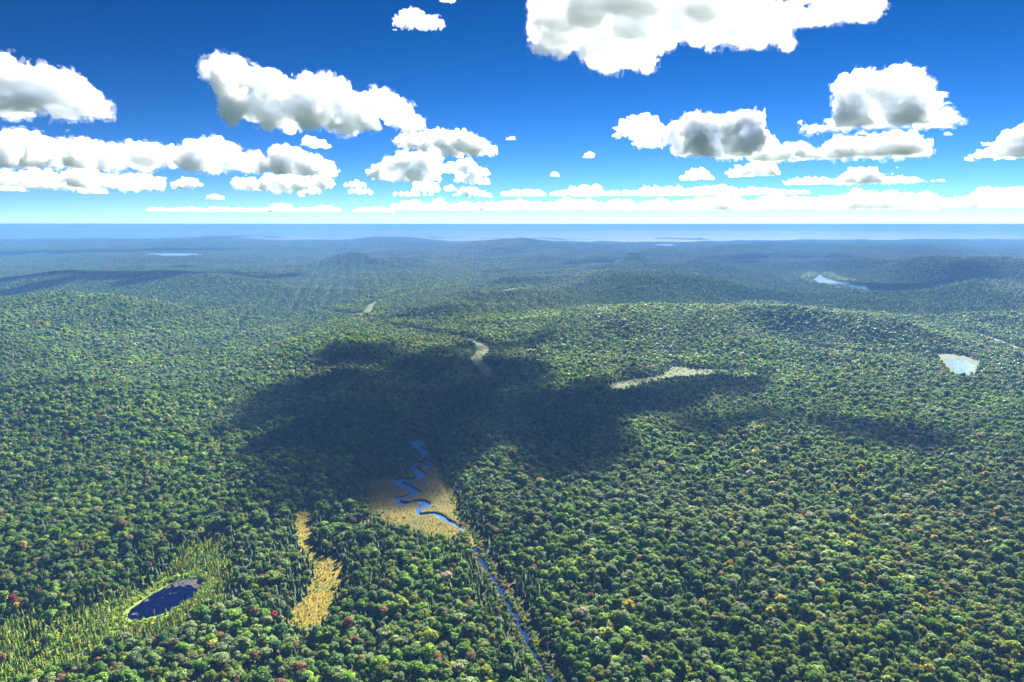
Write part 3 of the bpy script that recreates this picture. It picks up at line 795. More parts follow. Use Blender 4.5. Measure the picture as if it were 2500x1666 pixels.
def build_individuals(t, kind, name, crowns, trunk, noun, category):
    ids = [k for k in np.where(t['taken'])[0]]
    hs = np.quantile(t['s'][ids, 0], [.33, .67])
    labels = {}
    for k in ids:
        if t['special'][k]: labels[k] = t['special'][k]; continue
        sz = 'small ' if t['s'][k, 0] < hs[0] else 'large ' if t['s'][k, 0] > hs[1] else ''
        row = ', bottom edge,' if kind == 'broad' and t['v'][k] > 1615 else ''
        labels[k] = f"{sz}{PN[t['col'][k]]} {noun}{row} {place_word(t['u'][k], t['v'][k], kind)}"
    def sort_out(ks, words=''):
        if len(ks) == 1:
            labels[ks[0]] += words
        elif len(ks) <= 9:
            for j, k in enumerate(sorted(ks, key=lambda k: t['u'][k])):
                labels[k] += words + ', ' + (NTH[j] if j < len(ks) - 1 else 'rightmost')
        elif not words:
            ks = sorted(ks, key=lambda k: t['v'][k])
            sort_out(ks[:len(ks) // 2], ', farther half'); sort_out(ks[len(ks) // 2:], ', nearer half')
        else:
            for k in ks: labels[k] += words
    by = {}
    for k, l in labels.items(): by.setdefault(l, []).append(k)
    for l, ks in by.items():
        if len(ks) > 1: sort_out(ks)
    for k in ids:
        x, y, z = t['p'][k]
        e = bpy.data.objects.new(name, None); COL.objects.link(e)
        e.empty_display_size = 1
        e.location = (x, y, z - .15); e.rotation_euler = (0, 0, t['rot'][k]); e.scale = tuple(t['s'][k])
        tag(e, labels[k], category, GROUP[kind])
        c = link('crown', crowns[k % len(crowns)], e); c['tint'] = [float(a) for a in t['tint'][k]]
        link('trunk', trunk, e)
build_individuals(broad, 'broad', 'broadleaf_tree', BROAD_NEAR, TRUNK_BROAD, 'rounded tree', 'tree')
build_individuals(con, 'con', 'conifer_tree', CON_NEAR, TRUNK_CON, 'pointed conifer', 'conifer')
build_individuals(tam, 'tam', 'tamarack_tree', TAM_NEAR, TRUNK_TAM, 'tamarack', 'tamarack')

# ------------------------------------------------------------------ all the rest of each kind: one object of stuff
def scatter(name, pts, rot, scale, variant, tint, meshes, label, category):
    """One object whose points carry copies of the meshes."""
    me = bpy.data.meshes.new(name)
    me.vertices.add(len(pts)); me.vertices.foreach_set('co', np.asarray(pts, np.float32).ravel())
    def put(n, typ, key, val):
        a = me.attributes.new(n, typ, 'POINT'); a.data.foreach_set(key, np.ascontiguousarray(val).ravel())
    rot = np.asarray(rot, np.float32); rot = rot if rot.ndim == 2 else np.column_stack([0 * rot, 0 * rot, rot])
    put('turn', 'FLOAT_VECTOR', 'vector', rot); put('size', 'FLOAT_VECTOR', 'vector', np.asarray(scale, np.float32))
    put('variant', 'INT', 'value', np.asarray(variant, np.int32))
    put('tint', 'FLOAT_COLOR', 'color', np.column_stack([tint, np.ones(len(tint))]).astype(np.float32))
    o = link(name, me)
    ng = bpy.data.node_groups.new(name, 'GeometryNodeTree')
    ng.interface.new_socket('Geometry', in_out='INPUT', socket_type='NodeSocketGeometry')
    ng.interface.new_socket('Geometry', in_out='OUTPUT', socket_type='NodeSocketGeometry')
    N = ng.nodes.new; Lk = ng.links.new
    gi, go = N('NodeGroupInput'), N('NodeGroupOutput')
    inst = N('GeometryNodeGeometryToInstance')
    for m in reversed(meshes):
        src = bpy.data.objects.new('source', m)
        oi = N('GeometryNodeObjectInfo'); oi.inputs['Object'].default_value = src
        Lk(oi.outputs['Geometry'], inst.inputs[0])
    def attr(n, typ):
        a = N('GeometryNodeInputNamedAttribute'); a.data_type = typ; a.inputs['Name'].default_value = n; return a.outputs['Attribute']
    iop = N('GeometryNodeInstanceOnPoints')
    Lk(gi.outputs[0], iop.inputs['Points']); Lk(inst.outputs[0], iop.inputs['Instance'])
    iop.inputs['Pick Instance'].default_value = True
    Lk(attr('variant', 'INT'), iop.inputs['Instance Index'])
    er = N('FunctionNodeEulerToRotation'); Lk(attr('turn', 'FLOAT_VECTOR'), er.inputs[0]); Lk(er.outputs[0], iop.inputs['Rotation'])
    Lk(attr('size', 'FLOAT_VECTOR'), iop.inputs['Scale'])
    Lk(iop.outputs[0], go.inputs[0])
    md = o.modifiers.new('scatter', 'NODES'); md.node_group = ng
    tag(o, label, category, kind='stuff')
    return o
def whole(crown, trunk):
    """Crown and trunk as one mesh for the copies."""
    bm = bmesh.new(); bm.from_mesh(crown)
    n = len(bm.faces); bm.from_mesh(trunk); bm.faces.ensure_lookup_table()
    for f in bm.faces[n:]: f.material_index = 1
    me = bpy.data.meshes.new('tree'); bm.to_mesh(me); bm.free()
    me.materials.append(crown.materials[0]); me.materials.append(M_BARK)
    return me
rest = np.where(~broad['taken'])[0]
yy = broad['p'][rest, 1]
var = np.where(yy < 470, rest % NB, np.where(yy < 850, NB + rest % 5, NB + 5 + rest % 4))
# far patches of crowns from 2.7 km out
G = grid_points(1400, 7500, 38, rng, 0.80, 100, 0.12)
gc = clearance(G); G = G[gc > np.where(G[:, 1] < 2680, 31, 14)]
gz = height(G[:, 0], G[:, 1]) - 1.0
nG = len(G)
hx = (height(G[:, 0] + 20, G[:, 1]) - height(G[:, 0] - 20, G[:, 1])) / 40; hy = (height(G[:, 0], G[:, 1] + 20) - height(G[:, 0], G[:, 1] - 20)) / 40
turnG = np.column_stack([np.arctan(hy), -np.arctan(hx), rng.uniform(-.06, .06, nG)])      # each patch lies along the slope
allp = np.vstack([broad['p'][rest] - np.array([0, 0, .15]), np.column_stack([G, gz])])
scatter('broadleaf_forest', allp, np.vstack([np.column_stack([np.zeros((len(rest), 2)), broad['rot'][rest]]), turnG]),
        np.vstack([broad['s'][rest], np.ones((nG, 3)) * np.array([1.06, 1.06, 1.0]) * rng.uniform(.94, 1.1, (nG, 1))]), np.concatenate([var, NB + 9 + rng.integers(0, 8, nG)]),
        np.vstack([broad['tint'][rest], np.zeros((nG, 3))]),
        [whole(m, TRUNK_BROAD) for m in BROAD_NEAR] + BROAD_MID + BROAD_FAR + PATCH, 'unbroken mixed green forest of rounded crowns covering the hills to the horizon', 'forest')
rest = np.where(~con['taken'])[0]
scatter('conifer_forest', con['p'][rest], con['rot'][rest], con['s'][rest], np.where(con['p'][rest, 1] < 470, rest % NC, NC + rest % 3), con['tint'][rest],
        [whole(m, TRUNK_CON) for m in CON_NEAR] + CON_MID, 'dark pointed conifers scattered through the forest', 'conifers')
rest = np.where(~tam['taken'])[0]
scatter('tamarack_wood', tam['p'][rest], tam['rot'][rest], tam['s'][rest], rest % NT, tam['tint'][rest],
        [whole(m, TRUNK_TAM) for m in TAM_NEAR], 'dense stand of slender yellow green tamaracks round the pond', 'tamaracks')
# ------------------------------------------------------------------ dead trees: grey bare stems, each a thing of its own
def dead_parts(seed, H=11.0):
    g = np.random.default_rng(seed)
    limbs = []
    for k in range(6):
        z = H * (0.38 + .095 * k); a = k * 2.3 + g.uniform(-.4, .4); ln = H * .26 * (1.15 - k * .11); up = g.uniform(.25, .75)
        d = np.array([math.cos(a), math.sin(a), up]); s = np.array([-d[1], d[0], 0]); n = np.cross(d, s)
        v, f, o = [], [], 0
        for (t0, dd, w) in ((0, d, .10), (.45, d + s * .8, .06), (.6, d - s * .8 + n * .3, .06), (.75, d + n * .7, .05)):
            b = np.array([0, 0, z]) + d * ln * t0; e = b + dd * ln * (1 - t0) * .8
            for q in range(3):
                c = math.cos(q * 2.094), math.sin(q * 2.094)
                v.append(b + (s * c[0] + n * c[1]) * w)
            v.append(e)
            f += [[o, o + 1, o + 3], [o + 1, o + 2, o + 3], [o + 2, o, o + 3]]; o += 4
        limbs.append((np.array(v), f))
    return limbs
DEAD_TRUNK = tree_mesh('trunk', trunk_shape(11.0, .22, 6, .04), M_DEAD)
DEAD_LIMBS = [[tree_mesh('branch', l, M_DEAD) for l in dead_parts(s)] for s in (1, 2, 3)]
DEAD = [(1337, 1602, 1.0, 'tall pale bare trunk standing at the right bank of the stream'), (1112, 1203, .9, 'grey dead tree at the right edge of the bog'),
        (1142, 1303, .9, 'bare grey tree at the head of the stream beside the bog'), (1102, 1632, .9, 'pale leafless crown left of the stream near the bottom edge'),
        (1246, 1528, .8, 'grey dead tree leaning over the left bank of the stream'), (1222, 1470, .7, 'thin dead tree where the stream bends, left bank'),
        (1232, 1512, .7, 'small bare tree on the left bank just below the stream bend'), (378, 1503, .45, 'short white snag on the near shore of the pond'),
        (337, 1508, .35, 'tiny snag at the near left end of the pond'), (520, 1455, .6, 'pale dead stem among tamaracks right of the pond'),
        (546, 1470, .6, 'grey dead tree among the tamaracks farthest right of the pond'), (560, 1430, .6, 'bare stem in the tamaracks above right of the pond'),
        (420, 1500, .5, 'grey snag in front of the pond near its middle'), (425, 1372, .6, 'dead stem behind the far shore of the pond'),
        (250, 1540, .7, 'white barked bare tree left below the pond'), (243, 1532, .6, 'second bare tree left below the pond, beside the white one'),
        (160, 1615, .7, 'cluster tree of grey twigs in the bottom left'), (126, 1612, .7, 'bare grey crown near the bottom left corner'),
        (1960, 1410, .8, 'pale leafless crown in the forest of the right half'), (2290, 1635, .7, 'bare grey crown near the bottom right corner'),
        (1745, 1240, .8, 'pale bare crown high up in the right half'), (2300, 1506, .7, 'leafless grey crown in the right half near two dark ones'),
        (905, 1420, .7, 'bare tree right of the golden meadow'), (596, 1352, .7, 'dead tree between tamaracks and the golden meadow')]
for k, (u, v, s, lab) in enumerate(DEAD):
    x, y = at(u, v, 0)[:2]
    e = bpy.data.objects.new('dead_tree', None); COL.objects.link(e)
    e.location = (x, y, float(height(np.array([x]), np.array([y]))[0])); e.rotation_euler = (0, 0, k * 1.7); e.scale = (s * .8, s * .8, s * .8)
    tag(e, lab, 'dead tree', 'bare dead trees')
    link('trunk', DEAD_TRUNK, e)
    for l in DEAD_LIMBS[k % 3]: link('branch', l, e)

# ------------------------------------------------------------------ low growth
def bush_mesh(seed, n, size):
    g = np.random.default_rng(seed)
    d = unit(g.normal(size=(n, 3))); d[:, 2] = np.abs(d[:, 2])
    c = d * np.array([1.0, 1.0, .9]) * g.uniform(.6, 1.05, (n, 1))
    return tree_mesh('bush', leaf_quads(c, unit(d + g.normal(scale=.4, size=d.shape)), size, g), M_TAM)
BUSH = [bush_mesh(700 + k, 40, .36) for k in range(3)]
def tuft_mesh(seed):
    g = np.random.default_rng(seed); v, f = [], []
    for k in range(9):
        a = g.uniform(0, 6.28); l = g.uniform(.35, .7); w = .09; b = np.array([g.uniform(-.2, .2), g.uniform(-.2, .2), 0])
        d = np.array([math.cos(a), math.sin(a), 0]); s = np.array([-d[1], d[0], 0]) * w
        v += [b - s, b + s, b + d * l * .6 + np.array([0, 0, l])]; f.append([3 * k, 3 * k + 1, 3 * k + 2])
    return tree_mesh('tuft', (np.array(v), f), M_TAM)
TUFT = [tuft_mesh(720 + k) for k in range(3)]
def fill(poly, step, rng, pad=2):
    lo, hi = box_of(poly, pad)
    X, Y = np.meshgrid(np.arange(lo[0], hi[0], step), np.arange(lo[1], hi[1], step))
    p = np.stack([X.ravel(), Y.ravel()], 1) + rng.uniform(-.5, .5, (X.size, 2)) * step
    return p[sd_poly(p, poly) < pad]
g = np.random.default_rng(77)
S = fill(TAMARACK, 1.75, g, 4)
S = S[(sd_poly(S, POND) > 1.2) & (g.random(len(S)) < .8)]
E1 = fill(YELLOW, 2.2, g, 5); e = sd_poly(E1, YELLOW); E1 = E1[g.random(len(E1)) < np.where(e > -3, .75, .10 + .14 * (noise2(E1[:, 0] / 9, E1[:, 1] / 9) > .1))]
E2 = fill(STRIP, 2.2, g, 5); e = sd_poly(E2, STRIP); E2 = E2[g.random(len(E2)) < np.where(e > -2, .6, .12)]
E3 = fill(BOG, 2.4, g, 6); e = sd_poly(E3, BOG); E3 = E3[(g.random(len(E3)) < np.where(e > -4, .6, .035)) & (river_d(E3) > 1)]
E4 = fill(MARSH, 3.0, g, 5); e = sd_poly(E4, MARSH); E4 = E4[g.random(len(E4)) < np.where(e > -6, .7, .3)]
t_ = np.linspace(0, len(STREAM) - 1.01, 800); i_ = t_.astype(int); base_ = STREAM[i_] + (STREAM[i_ + 1] - STREAM[i_]) * (t_ - i_)[:, None]
E5 = base_ + np.stack([g.choice([-1, 1], len(base_), p=[.55, .45]) * g.uniform(1.2, 6.5, len(base_)), g.uniform(-2, 2, len(base_))], 1)
E5 = E5[(stream_d(E5) > -.5) & (sd_poly(E5, BOG) > 3)]
def greens(n, names, w): return PV[[PN.index(names[k]) for k in g.choice(len(names), n, p=w)]] * g.uniform(.75, 1.2, (n, 1))
tints = np.vstack([greens(len(S), ['yellow green', 'light green', 'mid green', 'grey green', 'golden yellow', 'pale brown'], [.46, .38, .08, .04, .02, .02]) * 1.2,
                   greens(len(E1), ['mid green', 'dark green', 'olive green', 'light green'], [.35, .3, .25, .1]), greens(len(E2), ['mid green', 'olive green', 'light green'], [.4, .3, .3]),
                   greens(len(E3), ['mid green', 'olive green', 'yellow green', 'russet'], [.35, .3, .3, .05]), greens(len(E4), ['mid green', 'olive green', 'light green'], [.4, .2, .4]),
                   greens(len(E5), ['mid green', 'olive green', 'dark green', 'orange', 'golden yellow', 'russet'], [.34, .26, .28, .05, .02, .05]) * .8])
Q = np.vstack([S, E1, E2, E3, E4, E5]); n = len(Q)
sz = np.concatenate([g.uniform(.7, 1.55, len(S)), g.uniform(.35, .85, len(E1) + len(E2)), g.uniform(.5, 1.2, len(E3) + len(E4)), g.uniform(.5, 1.5, len(E5))])
lift = np.zeros(n); lift[len(S) + len(E1) + len(E2):][:len(E3)] = .7
scatter('shrubs', np.column_stack([Q, height(Q[:, 0], Q[:, 1]) + .3 + lift]), g.uniform(0, 6.28, n), np.stack([sz, sz, sz * g.uniform(.8, 1.3, n)], 1), g.integers(0, 3, n), tints, BUSH,
        'low green and orange shrubs along banks, meadow edges and the pond mat', 'shrubs')
F1 = fill(YELLOW, 1.1, g, 3); F2 = fill(STRIP, 1.3, g, 3); F3 = fill(BOG, 1.7, g, 2); F3 = F3[river_d(F3) > .6]
Q = np.vstack([F1, F2, F3]); n = len(Q)
tints = np.vstack([greens(len(F1) + len(F2), ['golden yellow', 'yellow green', 'olive green', 'pale brown', 'orange'], [.30, .30, .20, .14, .06]) * .6,
                   greens(len(F3), ['golden yellow', 'olive green', 'pale brown', 'yellow green'], [.14, .40, .12, .34]) * .52])
sz = g.uniform(.7, 1.5, n)
scatter('sedge', np.column_stack([Q, np.where(np.arange(n) < len(F1) + len(F2), .38, 1.15)]), g.uniform(0, 6.28, n), np.stack([sz] * 3, 1), g.integers(0, 3, n), tints, TUFT, 'tufts of golden and olive sedge over the open meadows', 'sedge')
# lily pads at the far end of the pond
lo, hi = box_of(POND, 0)
X, Y = np.meshgrid(np.arange(lo[0], hi[0], .55), np.arange(lo[1], hi[1], .55))
p = np.stack([X.ravel(), Y.ravel()], 1) + g.uniform(-.25, .25, (X.size, 2))
c5 = C5([(1560, 350), (1420, 360), (1260, 360), (1100, 440), (1690, 420), (640, 720), (1240, 575), (1130, 580), (975, 660), (400, 1000)])
amp = [2.6, 2.4, 1.2, 1.0, 1.6, .7, .4, .35, .25, .5]
d = np.min([np.hypot((p[:, 0] - c[0]) / (2.2 * a), (p[:, 1] - c[1]) / (1.6 * a)) for c, a in zip(c5, amp)], 0)
p = p[(d + .5 * noise2(p[:, 0] / 2.3, p[:, 1] / 2.3) < 1) & (sd_poly(p, POND) < -.5)]
v, f = [], []
for (x, y) in p:
    r = g.uniform(.18, .32); a0 = g.uniform(0, 6.28); o = len(v)
    for q in range(6): v.append((x + r * math.cos(a0 + q * 1.047), y + r * math.sin(a0 + q * 1.047), .015 + g.uniform(0, .02)))
    f.append(list(range(o, o + 6)))
lp = link('lily_pads', mesh_from('lily_pads', np.array(v), f, [plain_mat('lily_pad', (0.07, 0.066, 0.058), .9)]))
tag(lp, 'grey pink rafts of lily pads at the far end of the pond', 'lily pads', kind='stuff')
# ------------------------------------------------------------------ clouds (each one a thing of its own, outside the haze)
CLOUD_Z = 600.0
def cloud_material(name, density):
    m, nt, out = material(name)
    v = nt.nodes.new('ShaderNodeVolumePrincipled')
    v.inputs['Color'].default_value = (0.83, 0.86, 0.905, 1)
    v.inputs['Density'].default_value = density
    v.inputs['Anisotropy'].default_value = 0.1
    nt.links.new(v.outputs[0], out.inputs['Volume'])
    return m
_cloud_mats = {}
def cloud(base_v, lobes, label, cells=110, dens=1.0, ragged=0.42, depth=0.5, flat=0.75, name='cloud', group='fair weather cumulus clouds', base_z=CLOUD_Z, seed=0):
    """lobes: (u, v, r) circles of the photograph; the base row gives the distance."""
    el = math.atan((833 - base_v) / 1666.67) - R(PITCH)
    D = (base_z - CAM_Z) / math.tan(el)
    rr = random.Random(seed * 131 + int(base_v * 7 + lobes[0][0]))
    L = []
    us = [l[0] for l in lobes]
    width = (max(us) - min(us)) / 1666.67 * D + 1
    small = sum(l[2] for l in lobes) / len(lobes) < 20
    if small:                                   # small puffs: lobes run together and tear at the edges
        lobes = [(u, v, r * 1.06) for u, v, r in lobes]; ragged = max(ragged, .5)
        lobes += [((a[0] + b[0]) / 2, (a[1] + b[1]) / 2, (a[2] + b[2]) * .45) for a, b in zip(lobes[:-1], lobes[1:])]
    for (u, v, r) in lobes:
        d = ray(u, v)
        dd = D + rr.uniform(-1, 1) * depth * width * 0.35 + 0.15 * width
        p = np.array([0, 0, CAM_Z]) + d * (dd / math.hypot(d[0], d[1]))
        L.append((*p, r / 1666.67 * dd * 1.06))
    build_cloud(np.array(L), label, cells, dens, ragged, flat, name, group, base_z, seed)
def build_cloud(L, label, cells, dens, ragged, flat, name, group, base_z, seed):
    rm = np.max(L[:, 3])
    lo = (L[:, :3] - L[:, 3:]).min(0) - 0.35 * rm
    hi = (L[:, :3] + L[:, 3:]).max(0) + 0.35 * rm
    h = (hi - lo)[[0, 1]].max() / cells
    n = np.ceil((hi - lo) / h).astype(int) + 1
    ax = [lo[k] + h * np.arange(n[k]) for k in range(3)]
    X, Y, Z = [a.astype(np.float32) for a in np.meshgrid(*ax, indexing='ij')]
    k = 3.0 / (0.42 * float(np.mean(L[:, 3])))
    acc = np.zeros(X.shape, np.float32)
    for (cx, cy_, cz, r) in L:
        d = np.sqrt((X - cx) ** 2 + (Y - cy_) ** 2 + (Z - cz) ** 2) - r
        acc += np.exp(np.clip(-k * d, -60, 40))
    sdf = -np.log(acc + 1e-30) / k
    # billowing: octaves of rounded noise; sharper towards the base
    P = np.stack([X - lo[0], Y - lo[1], Z - lo[2]], -1) + seed * 37.7
    rmean = float(np.mean(L[:, 3]))
    near = np.abs(sdf) < 1.6 * ragged * rmean + 3 * h
    Q = P[near]
    disp = np.zeros(len(Q), np.float32)
    size, amp = rmean * 0.9, 0.8 * ragged * rmean
    while size > 1.3 * h:
        nn = noise3(Q / size + size)
        disp += amp * (1.5 * np.abs(nn) - 0.45 + 0.4 * nn)
        size *= 0.5; amp *= 0.68
    sdf[near] -= disp 
    # flat base with soft ragged edge
    bn = noise3(P / (rmean * 0.6) + 9.1) * 0.18 * rmean + noise3(P / (rmean * 0.2)) * 0.08 * rmean
    floor_ = (base_z - Z) + bn
    sdf = np.where(floor_ > -0.4 * rmean, np.maximum(sdf, floor_ * flat), sdf)
    for s in range(3):      # closed at the box faces
        ix = [slice(None)] * 3
        for e in (0, -1):
            ix[s] = e; sdf[tuple(ix)] = np.maximum(sdf[tuple(ix)], h)
    g = openvdb.FloatGrid(background=float(rm))
    g.copyFromArray(np.ascontiguousarray(sdf.astype(np.float32)))
    pts, quads = g.convertToQuads(isovalue=0.0)
    if len(quads) == 0: return
    pts = pts * h + lo
    base = np.array([pts[:, 0].mean(), pts[:, 1].mean(), pts[:, 2].min()])
    key = float('%.2g' % (2.8 * dens / (2 * rmean)))
    if key not in _cloud_mats: _cloud_mats[key] = cloud_material('cloud_vapour', key)
    me = mesh_from(name, pts - base, np.asarray(quads), [_cloud_mats[key]], True)
    o = link(name, me, loc=tuple(base))
    tag(o, label, 'cloud', group)
    if len(L) > 14 and cells > 100:              # a thin torn veil round the larger clouds softens their edge
        band = np.abs(sdf) < 1.3 * rmean
        Q = P[band]
        w = noise3(Q / (.55 * rmean) + 50) + .6 * noise3(Q / (.25 * rmean) + 20) + .45 * noise3(Q / (.11 * rmean) + 70) + .3 * noise3(Q / max(.05 * rmean, 1.4 * h))
        veil = sdf.copy(); veil[band] -= rmean * (.05 + .30 * np.maximum(w, 0))
        for s in range(3):
            ix = [slice(None)] * 3
            for e in (0, -1):
                ix[s] = e; veil[tuple(ix)] = np.maximum(veil[tuple(ix)], h)
        g2 = openvdb.FloatGrid(background=float(rm)); g2.copyFromArray(np.ascontiguousarray(veil.astype(np.float32)))
        p2, q2 = g2.convertToQuads(isovalue=0.0)
        key = float('%.2g' % (0.55 * dens / (2 * rmean)))
        if key not in _cloud_mats: _cloud_mats[key] = cloud_material('cloud_veil', key)
        link('veil', mesh_from('veil', p2 * h + lo - base, np.asarray(q2), [_cloud_mats[key]], True), o)
    return o

P7 = lambda pts: [(x / 1.8824, y / 1.8824, r / 1.8824) for x, y, r in pts]
P8 = lambda pts: [(1250 + x / 1.8824, y / 1.8824, r / 1.8824) for x, y, r in pts]
def ncells(lobes):
    us = [l[0] for l in lobes]; return int(np.clip((max(us) - min(us)) / 2.44 * 1.1 + 44, 48, 320))
def C(base_v, lobes, label, **k):
    k.setdefault('cells', ncells(lobes)); cloud(base_v, lobes, label, **k)
# the great cloud overhead: it reaches out of the photograph towards the camera and casts the broad shadow on the forest
SHADE = [(840, 880), (900, 875), (1000, 876), (1100, 895), (1210, 885), (1262, 895), (760, 915), (830, 925), (920, 930), (1010, 930), (1100, 930), (1190, 925), (725, 960), (790, 975), (870, 980), (960, 985),
         (1050, 985), (1140, 985), (1240, 985), (1330, 985), (1420, 985), (1510, 985), (1600, 968), (760, 1040), (850, 1045), (940, 1050), (1030, 1030), (1130, 1030), (1230, 1030), (1330, 1030), (1430, 1022),
         (745, 1095), (830, 1095), (920, 1110), (800, 1140), (880, 1125)]
VISIBLE = P8([(130, 60, 50), (130, 140, 50), (140, 210, 45), (210, 60, 80), (230, 150, 80), (230, 235, 45), (330, 100, 90), (380, 190, 90), (390, 270, 55), (440, 300, 40), (500, 210, 80), (540, 285, 40), (630, 280, 42),
              (600, 210, 80), (560, 100, 110), (680, 180, 65), (760, 100, 100), (860, 130, 70), (950, 110, 90), (930, 190, 35), (1050, 120, 90), (1080, 185, 40), (1150, 150, 70), (1220, 150, 60), (1265, 200, 32),
              (1150, 70, 80), (350, 10, 120), (600, -20, 130), (900, -10, 120)])
L = []
_r = random.Random(3)
for (u, v, r) in VISIBLE:
    z = CLOUD_Z + 28 + _r.uniform(-12, 16)
    d = ray(u, v); t = (z - CAM_Z) / d[2]
    L.append((*(np.array([0, 0, CAM_Z]) + d * t), r / 1666.67 * t))
for (u, v) in SHADE:
    g = at(u, v, 12.0); s = (CLOUD_Z + 60 + _r.uniform(-10, 25) - 12) / SUN_DIR[2]
    q = to_px(g + SUN_DIR * s)
    if q[1] > -40 and q[0] < 1345: continue
    L.append((*(g + SUN_DIR * s), 36 + _r.uniform(-4, 8)))
build_cloud(np.array(L), 'great white cloud with grey underside cut by the top edge of the photo', 300, 0.62, 0.36, 0.75, 'cloud', 'fair weather cumulus clouds', CLOUD_Z, 1)
C(90, P8([(1240, 60, 30), (1290, 90, 32), (1330, 70, 30), (1370, 110, 34), (1420, 120, 30), (1450, 100, 35), (1440, 30, 40), (1500, 20, 45), (1560, 60, 45), (1600, 30, 50), (1650, 40, 40), (1620, 85, 30), (1690, 20, 25), (1540, 100, 22), (1300, 20, 20)]),
  'ragged white cloud just right of the great cloud at the top edge', ragged=0.75, dens=0.28, depth=.3, seed=2)
C(318, P7([(10, 300, 45), (60, 365, 58), (130, 395, 66), (210, 390, 62), (285, 405, 62), (345, 430, 60), (395, 470, 52), (450, 510, 38), (490, 535, 20), (40, 470, 75), (120, 500, 60), (10, 530, 50), (80, 550, 35), (190, 560, 34), (270, 570, 22), (300, 490, 52), (-60, 420, 90), (-60, 520, 60)]),
  'large pale cloud cut by the left edge', seed=3)
C(322, P7([(950, 328, 22), (1000, 305, 36), (1050, 300, 38), (1090, 330, 42), (1030, 375, 52), (1090, 405, 62), (1170, 390, 62), (1240, 400, 66), (1180, 470, 70), (1080, 475, 60), (1060, 515, 38), (1300, 440, 68), (1280, 515, 60), (1360, 480, 62), (1430, 425, 66), (1490, 400, 52),
           (1560, 430, 58), (1500, 490, 78), (1420, 530, 60), (1600, 500, 66), (1680, 490, 48), (1715, 450, 36), (1770, 490, 58), (1840, 520, 52), (1890, 560, 38), (1925, 575, 20), (1700, 560, 44), (1600, 585, 42), (1650, 610, 22), (1540, 590, 38), (1230, 560, 38), (1340, 570, 32)]),
  'largest cloud left of the middle, with a raised left tip', seed=4)
C(425, P7([(30, 680, 48), (80, 660, 42), (140, 668, 48), (200, 690, 48), (100, 730, 48), (10, 740, 40), (180, 740, 38), (270, 720, 42), (330, 700, 46), (390, 690, 42), (360, 745, 48), (440, 730, 42), (480, 740, 42), (520, 700, 32), (560, 720, 42), (630, 700, 42), (690, 710, 46), (650, 750, 38), (740, 720, 38),
           (790, 720, 38), (850, 720, 42), (900, 700, 42), (880, 755, 40), (960, 690, 46), (1000, 668, 30), (1030, 720, 48), (1080, 740, 42), (1130, 750, 36), (1180, 750, 40), (1215, 765, 26), (980, 765, 35), (-50, 700, 50)]),
  'long bank of heaped clouds running in from the left edge', seed=5, depth=.25)
C(432, P7([(1265, 712, 30), (1310, 700, 28), (1360, 728, 42), (1290, 760, 42), (1400, 765, 42), (1440, 750, 34), (1490, 778, 32), (1535, 795, 18), (1350, 785, 28)]), 'lopsided cloud at the right end of the long bank', seed=6)
C(368, P7([(1410, 650, 20), (1440, 660, 24), (1480, 672, 18), (1510, 680, 10)]), 'small lone puff between the two largest left clouds', seed=7)
C(470, P7([(-30, 840, 40), (20, 830, 32), (90, 830, 28), (160, 830, 36), (230, 820, 28), (200, 850, 28), (290, 840, 28), (350, 830, 36), (410, 830, 38), (340, 855, 24), (470, 840, 28), (530, 830, 22), (600, 835, 28), (660, 840, 26), (720, 840, 18), (730, 862, 16), (650, 858, 22), (570, 860, 20)]),
  'flat layered cloud under the long bank at the left', seed=8)
C(481, P7([(-20, 885, 24), (30, 886, 22), (80, 884, 20), (130, 895, 12)]), 'low small cloud at the left edge under the layered cloud', seed=9)
C(483, P7([(380, 885, 14), (420, 885, 18), (470, 882, 14)]), 'small low cloud fragment below the layered cloud', seed=10)
C(470, P7([(800, 855, 14), (850, 838, 18), (890, 838, 16), (830, 868, 10), (925, 850, 7)]), 'little pale cloud below the middle of the long bank', seed=11)
C(474, P7([(1095, 848, 20), (1150, 848, 22), (1190, 853, 18), (1240, 835, 28), (1300, 838, 28), (1360, 838, 28), (1420, 838, 22), (1480, 835, 26), (1520, 840, 12), (1260, 868, 16), (1330, 870, 16)]), 'flat cloud below the lopsided cloud', seed=12)
C(484, P7([(1380, 893, 12), (1430, 880, 14), (1465, 880, 9)]), 'tiny cloud right under the flat cloud', seed=13)
C(385, P7([(1830, 655, 16), (1870, 650, 28), (1920, 650, 30), (1980, 625, 24), (2030, 640, 36), (2090, 650, 42), (2150, 660, 42), (2210, 675, 34), (2250, 690, 20), (2100, 690, 28), (2020, 685, 28), (1950, 676, 22)]), 'smooth oval cloud just left of the middle, highest of its stack', seed=14)
C(446, P7([(1700, 800, 14), (1750, 790, 30), (1800, 760, 34), (1850, 740, 32), (1900, 742, 36), (1950, 740, 36), (2000, 730, 26), (1860, 795, 34), (1930, 795, 34), (1990, 788, 24), (1800, 808, 22), (2000, 818, 16)]), 'broad cloud in the middle of the stack left of the middle', seed=15)
C(452, P7([(2040, 775, 18), (2080, 770, 22), (2130, 768, 28), (2160, 750, 18), (2180, 788, 26), (2230, 790, 15), (2110, 818, 18), (2170, 828, 20), (2230, 835, 12)]), 'ragged cloud right beside the broad cloud of the stack', seed=16)
C(469, P7([(1915, 855, 18), (1960, 858, 28), (2000, 863, 20)]), 'small cloud under the broad cloud of the stack', seed=17)
C(485, P7([(1815, 893, 10), (1870, 893, 12), (1920, 892, 10), (1980, 892, 10)]), 'thin flat cloud at the foot of the stack', seed=18)
C(480, P7([(1610, 882, 10), (1650, 880, 12), (1700, 885, 10)]), 'thin cloud left of the foot of the stack', seed=19)
C(466, P7([(1590, 852, 10), (1640, 848, 16), (1675, 852, 9)]), 'small puff left of the stack, above a thin cloud', seed=20)
